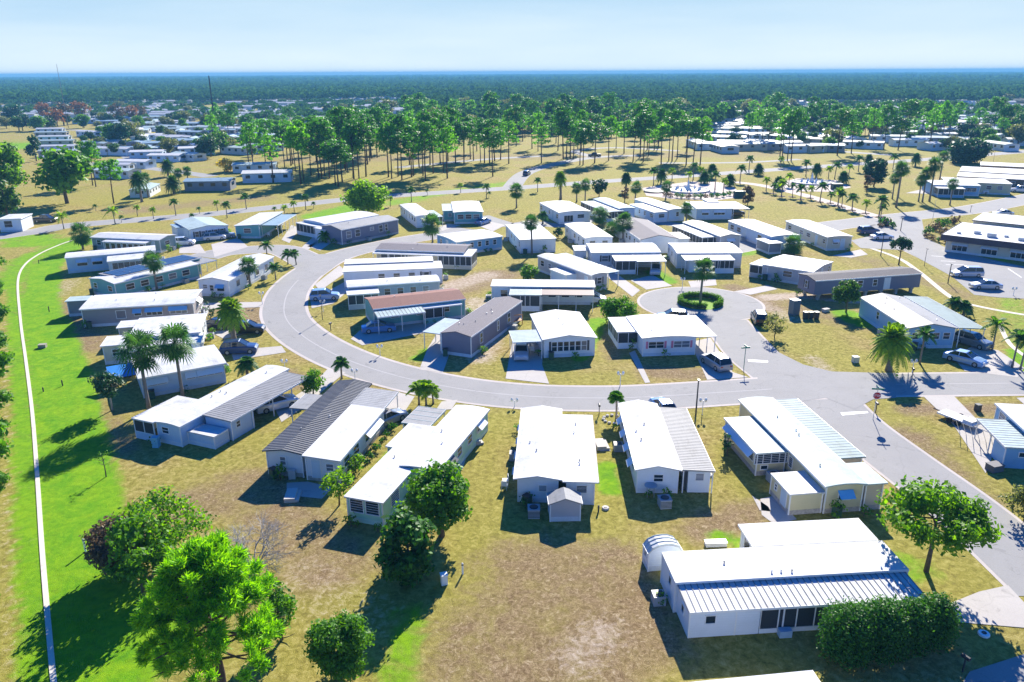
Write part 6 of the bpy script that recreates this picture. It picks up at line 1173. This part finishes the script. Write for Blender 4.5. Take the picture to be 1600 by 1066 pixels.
mb = MB(); mb.extr([(p*.9, H+(z-H)*.9) for p, z in oc], 'v', -.068, -.0605); mb.build('sign_face', RED, pl)
o = link_mesh('lettering', text_mesh('STOP', .3, SW), pl, (0, -.074, H)); o.rotation_euler = (math.pi/2, 0, 0)
mb = MB(); mb.box(-.6,.6,-.012,.012,H+.62,H+.8); mb.build('name_blade', GRS, e); mb = MB(); mb.box(-.012,.012,-.6,.6,H+.82,H+1.0); mb.build('name_blade', GRS, e)
g = P(1162,576); H = height(1162,576,541); e = empty('street_name_sign', (g.x, g.y, 0), math.radians(8), 'green street name sign on a post at the turning circle corner', 'sign'); mb = MB(); mb.box(-.03,.03,-.03,.03,0,H-.3); mb.build('post', mat('post_green', (.05,.2,.15), .6), e)
mb = MB(); mb.box(-.55,.55,-.015,.015,H-.29,H-.1); mb.build('name_blade', GRS, e); mb = MB(); mb.box(-.015,.015,-.5,.5,H-.08,H+.1); mb.build('name_blade', GRS, e)
# mailboxes
def mailbox(x, y, label, m=None):
    g = P(x, y); e = empty('mailbox', (g.x, g.y, 0), rd.uniform(-.5, .5), label, 'mailbox'); mb = MB(); mb.box(-.04,.04,-.04,.04,0,1.0); mb.build('post', WHITE if m is None else DARK, e)
    mb = MB(); mb.extr([(-.11,1.0),(-.11,1.14),(-.07,1.2),(0,1.22),(.07,1.2),(.11,1.14),(.11,1.0)][::-1], 'v', -.26, .26); mb.build('box', m or mat('mailbox_white', (.75,.75,.75), .5), e)
for x, y, l in [(1368,645,'black mailbox on the corner lawn beside the stop sign'),(1425,590,'mailbox at the kerb right of the date palm shadow'),(936,648,'dark mailbox on the lawn right of the wide white home'),(517,517,'mailbox beside the drive of the red-brown roofed home'),(1504,1050,'dark box on a white post at the bottom right kerb')]: mailbox(x, y, l, DARK)
# utility boxes, bins, AC units and garden clutter
def boxy(name, label, cat, x, y, sx, sy, sz, m, rz=0, lid=None, taper=.0, z=0):
    g = P(x, y); e = empty(name, (g.x, g.y, z), rz, label, cat); a, b = sx/2, sy/2; t = 1-taper
    mb = MB(); mb.add([(-a*t,-b*t,0),(a*t,-b*t,0),(a*t,b*t,0),(-a*t,b*t,0),(-a,-b,sz),(a,-b,sz),(a,b,sz),(-a,b,sz)], [(3,2,1,0),(4,5,6,7),(0,1,5,4),(1,2,6,5),(2,3,7,6),(3,0,4,7)]); mb.build('body', m, e)
    mb = MB(); mb.box(-a-.03,a+.03,-b-.03,b+.03,sz+.002,sz+.06); mb.build('lid', lid or m, e); return e
def ac(x, y, label, rz=0):
    e = boxy('air_conditioner', label, 'air conditioner', x, y, .95, .95, .75, mat('ac_grey', (.34,.37,.4), .5, .15, 3), rz); mb = MB(); mb.lathe([(.36,.0),(.36,.03),(.3,.05)], 14, (0,0,.811)); f = mb.build('fan_grille', DARK, e)
    for k in range(5):
        mb = MB(); mb.box(-.478,.478,-.482,-.477,.12+k*.12,.17+k*.12); mb.build('louvre', DARK, e)
ac(834,806,'grey air conditioner box left of the small gabled tool shed'); ac(1038,791,'grey air conditioner box behind the gabled home with ribbed side roof', .1); ac(1208,752,'small air conditioner by the beige florida room door', .2)
g = P(1016,775); e = empty('patio_table', (g.x, g.y, 0), 0, 'tall round table with thin legs left of the air conditioner', 'table'); mb = MB(); mb.lathe([(.55,1.0),(.55,1.05),(.1,1.06)], 16); mb.build('tabletop', mat('table_blue', (.3,.38,.45), .5), e)
for k in range(4): a = k*1.57+.7; mb = MB(); mb.bar((.4*math.cos(a),.4*math.sin(a),0),(.4*math.cos(a),.4*math.sin(a),1.0),.025); mb.build('leg', ALU, e)
boxy('portable_toilet', 'dark blue-grey portable toilet beside the raised slate home', 'toilet', 1240,491,1.15,1.15,2.2, mat('toilet_blue', (.1,.16,.2), .5), .3, mat('toilet_roof', (.6,.65,.7), .5))
for q, (x, l) in enumerate([(1258,'leftmost of the three black wheelie bins'),(1266,'middle one of the three black wheelie bins'),(1275,'rightmost of the three black wheelie bins')]): boxy('wheelie_bin', l+' by the portable toilet', 'bin', x, 498, .6, .7, 1.0, DARK, .1, None, .12)
boxy('stone_block', 'pale stone block lying beside the black bins', 'block', 1290,487,1.0,.6,.4, CONC, .4); boxy('utility_box', 'green utility box on the lawn by the palmettos', 'utility box', 1511,487,.7,.5,.9, mat('box_green', (.1,.2,.12), .6)); boxy('utility_box', 'small dark-fronted white utility box on the corner lawn', 'utility box', 1336,566,.7,.6,.7, mat('box_white', (.6,.6,.55), .6), .1)
boxy('utility_box', 'small dark box on the bright green lawn at left', 'utility box', 67,543,.9,.7,.4, mat('box_tan', (.3,.28,.22), .7), .2); boxy('water_barrel', 'pale blue water barrel at the screened corner of the pale blue home', 'barrel', 245,698,.6,.6,1.0, mat('barrel_blue', (.2,.5,.65), .5)); boxy('utility_box', 'white pedestal box on the dry lawn below the leafy tree', 'utility box', 694,912,.45,.45,.75, SW, .3)
boxy('storage_bin', 'black bin on the right-hand lawn near the cream drive', 'bin', 1527,642,.5,.5,.7, DARK, .2); boxy('storage_box', 'dark box against the wall of the bright blue home at right', 'box', 1553,735,1.2,.9,.6, mat('box_slate', (.12,.12,.14), .7), .3); boxy('planter', 'low white planter behind the back roof of the nearest home', 'planter', 1118,852,1.6,.5,.3, SW, .05); boxy('storage_box', 'grey storage box by the back wall of the dark ribbed home', 'box', 457,748,.6,.35,.8, ALU, .1)
def stub(x, y, h, label, m): g = P(x, y); mb = MB(); mb.lathe([(.07,0),(.07,h),(.03,h+.03)], 8); e = empty('marker_post', (g.x, g.y, 0), 0, label, 'post'); mb.build('post', m, e); mb = MB(); mb.lathe([(.085,h-.15),(.085,h-.08)], 8); mb.build('band', DARK, e)
stub(723,897,.9,'thin pale marker post right of the white pedestal box', SW); stub(134,862,1.1,'white marker post on the bright lawn at lower left', SW); stub(77,487,.8,'dark marker stub on the bright lawn left of the long taupe home', DARK); stub(98,603,.7,'dark leafy stub on the bright lawn left of the small glossy tree', DARK); stub(68,612,.5,'short dark stub near the swale path', DARK); stub(61,412,.7,'dark stub near the top of the bright lawn', DARK); stub(935,800,.6,'low post at the right back corner of the wide white home', DARK)
def disc(x, y, r, label, m): g = P(x, y); e = empty('ground_disc', (g.x, g.y, 0), 0, label, 'cover'); mb = MB(); mb.lathe([(r,0),(r,.12),(r*.9,.16)], 18); mb.build('rim', m, e); mb = MB(); mb.lathe([(r*.45,.161),(r*.4,.2)], 14); mb.build('cap', DARK, e)
disc(1537,992,.35,'round white drain cover in the grass beside the shaded drive', SW); disc(1108,743,.35,'round pale disc beside the ribbed carport room', CONC); disc(946,795,.3,'small round pale stone behind the wide white home', CONC)
g = P(958,656); e = empty('stone_ring', (g.x, g.y, 0), 0, 'ring of pale stones around the thin ragged palm', 'stone ring')
for k in range(12): a = k*.524; mb = MB(); mb.lathe([(.05,0),(.19,.05),(.17,.16),(.05,.2)], 6, (1.0*math.cos(a), 1.0*math.sin(a), 0)); mb.build('stone', CONC, e)
# flatbed trailer and ladder rack
g = P(1497,660); e = empty('trailer', (g.x, g.y, 0), math.radians(118), 'white flat trailer parked on the cream drive at right', 'trailer'); mb = MB(); mb.box(-1.9,1.9,-.75,.75,.4,.58); mb.build('deck', SW, e); mb = MB(); mb.box(-1.7,-.7,-.6,.6,.581,.8); mb.build('cargo', mat('cargo_white', (.7,.7,.7), .5), e)
for x in (-.5,.4):
    for s in (-1, 1): mb = MB(); mb.lathe([(.3,0),(.3,.2)], 12, (0,0,0)); o = mb.build('wheel', TYRE, e); o.rotation_euler = (math.pi/2,0,0); o.location = (x, s*.95+.1, .3)
mb = MB(); mb.bar((1.9,0,.5),(2.8,0,.45),.05); mb.build('drawbar', DARK, e)
g = P(1523,690); e = empty('pipe_rack', (g.x, g.y, 0), math.radians(120), 'rack of leaning white poles beside the bright blue home at right', 'rack')
for k in range(7): mb = MB(); mb.bar((-2+k*.65,-.7,0),(-2+k*.65,.5,1.7),.03); mb.build('leaning_pole', ALU, e)
mb = MB(); mb.bar((-2.2,.5,1.65),(2.2,.5,1.65),.03); mb.build('rail', ALU, e)
# steps beside homes
for q, (x, y, a, l) in enumerate([(940,697,.1,'low pale step beside the right wall of the wide white home'),(742,690,.4,'low white step at the mint home side door'),(458,777,.1,'shaded concrete step behind the dark ribbed home')]):
    g = P(x, y); e = empty('door_step', (g.x, g.y, 0), a, l, 'step'); mb = MB(); mb.box(-.6,.6,-.9,.9,0,.2); mb.build('tread', CONC, e); mb = MB(); mb.box(-.6,.3,-.9,.9,.2,.38); mb.build('upper_tread', CONC, e)
# wooden deck beside slate blue home
g = P(800,505); e = empty('wooden_deck', (g.x, g.y, 0), .3, 'orange-brown wooden deck behind the slate blue home', 'deck'); WD = mat('deck_wood', (.42,.2,.07), .7, .3, 4); mb = MB(); mb.box(-1.3,1.3,-1,1,.5,.6); mb.build('floor', WD, e)
for x in (-1.25,1.25):
    for y in (-.95,.95): mb = MB(); mb.box(x-.05,x+.05,y-.05,y+.05,0,1.5); mb.build('post', WD, e)
for y in (-.95,.95): mb = MB(); mb.box(-1.3,1.3,y-.03,y+.03,1.4,1.5); mb.build('rail', WD, e)
# fountains
def fountain(x, y, r, label):
    g = P(x, y); e = empty('fountain', (g.x, g.y, 0), 0, label, 'fountain'); mb = MB(); n = 40
    for q in range(n):
        pass
    mb.lathe([(r+.5,0),(r+.5,.45),(r,.5),(r,.2)], 40); mb.build('basin', mat('basin_pale', (.66,.62,.58), .8), e); mb = MB(); mb.lathe([(r-.02,.3),(r*.5,.31)], 40); mb.build('water', glassmat('fountain_water', (.05,.085,.09), .25), e)
    mb = MB(); mb.lathe([(.9,.3),(.6,.8),(.25,2.2),(.08,3.2)], 12); mb.build('water_jet', mat('spray', (.85,.87,.9), .9), e)
    for q in range(8): a = q*.785; mb = MB(); mb.lathe([(.5,.3),(.3,.7),(.06,1.3)], 8, (r*.6*math.cos(a), r*.6*math.sin(a), 0)); mb.build('small_jet', mat('spray', (.85,.87,.9), .9), e)
polymesh('fountain_plaza', [(1003,294),(1010,306),(1050,311),(1120,313),(1160,308),(1150,296),(1140,285),(1080,284),(1030,290)], .03, PAV); polymesh('fountain_plaza', [(1205,289),(1240,299),(1300,300),(1330,293),(1310,282),(1245,279)], .03, PAV)
fountain(1075,298,6.0,'round fountain with white jets in the middle of the park planting'); fountain(1268,286,5.5,'second round fountain with a white jet nearer the right homes')
g = P(1022,300); e = empty('dark_pad', (g.x, g.y, 0), 0, 'dark round raised pad left of the round fountain', 'pad'); mb = MB(); mb.lathe([(3.1,0),(3.1,.35),(2.7,.5)], 32); mb.build('rim', DARK, e); mb = MB(); mb.lathe([(2.6,.5),(1,.56)], 32); mb.build('top', mat('pad_grey', (.12,.12,.13), .7), e)
for q, (x, y, l) in enumerate([(1155,308,'dark green cabinet right of the round fountain'),(1307,296,'dark green cabinet beside the second fountain')]): boxy('equipment_cabinet', l, 'cabinet', x, y, 3, 2, 1.7, mat('cabinet_dark', (.03,.07,.06), .6))
BM = tree_meshes(300, 1.1, .75, .1, 10, LF['hedge'], 60, .16, .05, q=.5); BM2 = tree_meshes(301, 1.1, .8, .1, 10, LF['brown'], 60, .16, .05, q=.5)
for q, (x, y) in enumerate([(1048,308),(1058,309),(1066,310),(1075,310),(1085,310),(1094,310),(1103,310),(1112,310),(1121,309),(1040,306),(1130,308),(1139,306)]): plant('clipped_bush', 'round clipped bush in the arc before the round fountain', 'bush', place(x, y), BM if q % 3 else BM2, 1.3, q, 'bushes before the round fountain')
for q, (x, y) in enumerate([(1448,372),(1452,365),(1460,360),(1466,378),(1474,366),(1470,356),(1458,376),(1480,352),(1490,350),(1445,366),(1388,354),(1380,352),(1376,355),(1395,357),(1480,380),(1466,348)]): plant('garden_bush', 'low bush in the rock garden by the clubhouse', 'bush', place(x, y), BM if q % 2 else BM2, 1.0+.4*(q % 3), q, 'bushes of the clubhouse rock garden')
for q, (x, y) in enumerate([(572,725),(580,717),(588,705),(596,692),(604,682),(612,672),(700,700),(612,668),(1052,520)][:6]): plant('garden_plant', 'small plant in the bed along the white side addition', 'plant', place(x, y), BM, .45+.15*(q % 3), q, 'plants along the white side addition')
for q, (x, y, l) in enumerate([(655,640,'small dark bush'),(1100,520,'dark potted bush'),(753,668,'dark bush by the white side awning')][2:]): plant('round_bush', l+' of the mint home', 'bush', place(x, y), BM, .7, q)
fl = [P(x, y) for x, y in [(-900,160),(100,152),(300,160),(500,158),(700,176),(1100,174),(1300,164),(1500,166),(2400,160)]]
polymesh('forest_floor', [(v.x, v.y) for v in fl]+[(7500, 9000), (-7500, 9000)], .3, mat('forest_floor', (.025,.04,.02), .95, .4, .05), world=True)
# ---------------------------------------------------------------- haze: clear morning air, a closed box with the sky outside it
m, nt, N, L, b = nodes('haze_air'); N.remove(b); pv = N.new('ShaderNodeVolumePrincipled'); pv.inputs['Color'].default_value = (.15,.44,.74,1); pv.inputs['Density'].default_value = .00025; pv.inputs['Anisotropy'].default_value = 0
L.new(pv.outputs[0], N['Material Output'].inputs['Volume'])
mb = MB(); mb.box(-13000, 13000, -1500, 10500, -1, 42); tag(mb.build('haze', m), 'thin blue haze over the far trees', 'haze', None, 'stuff')
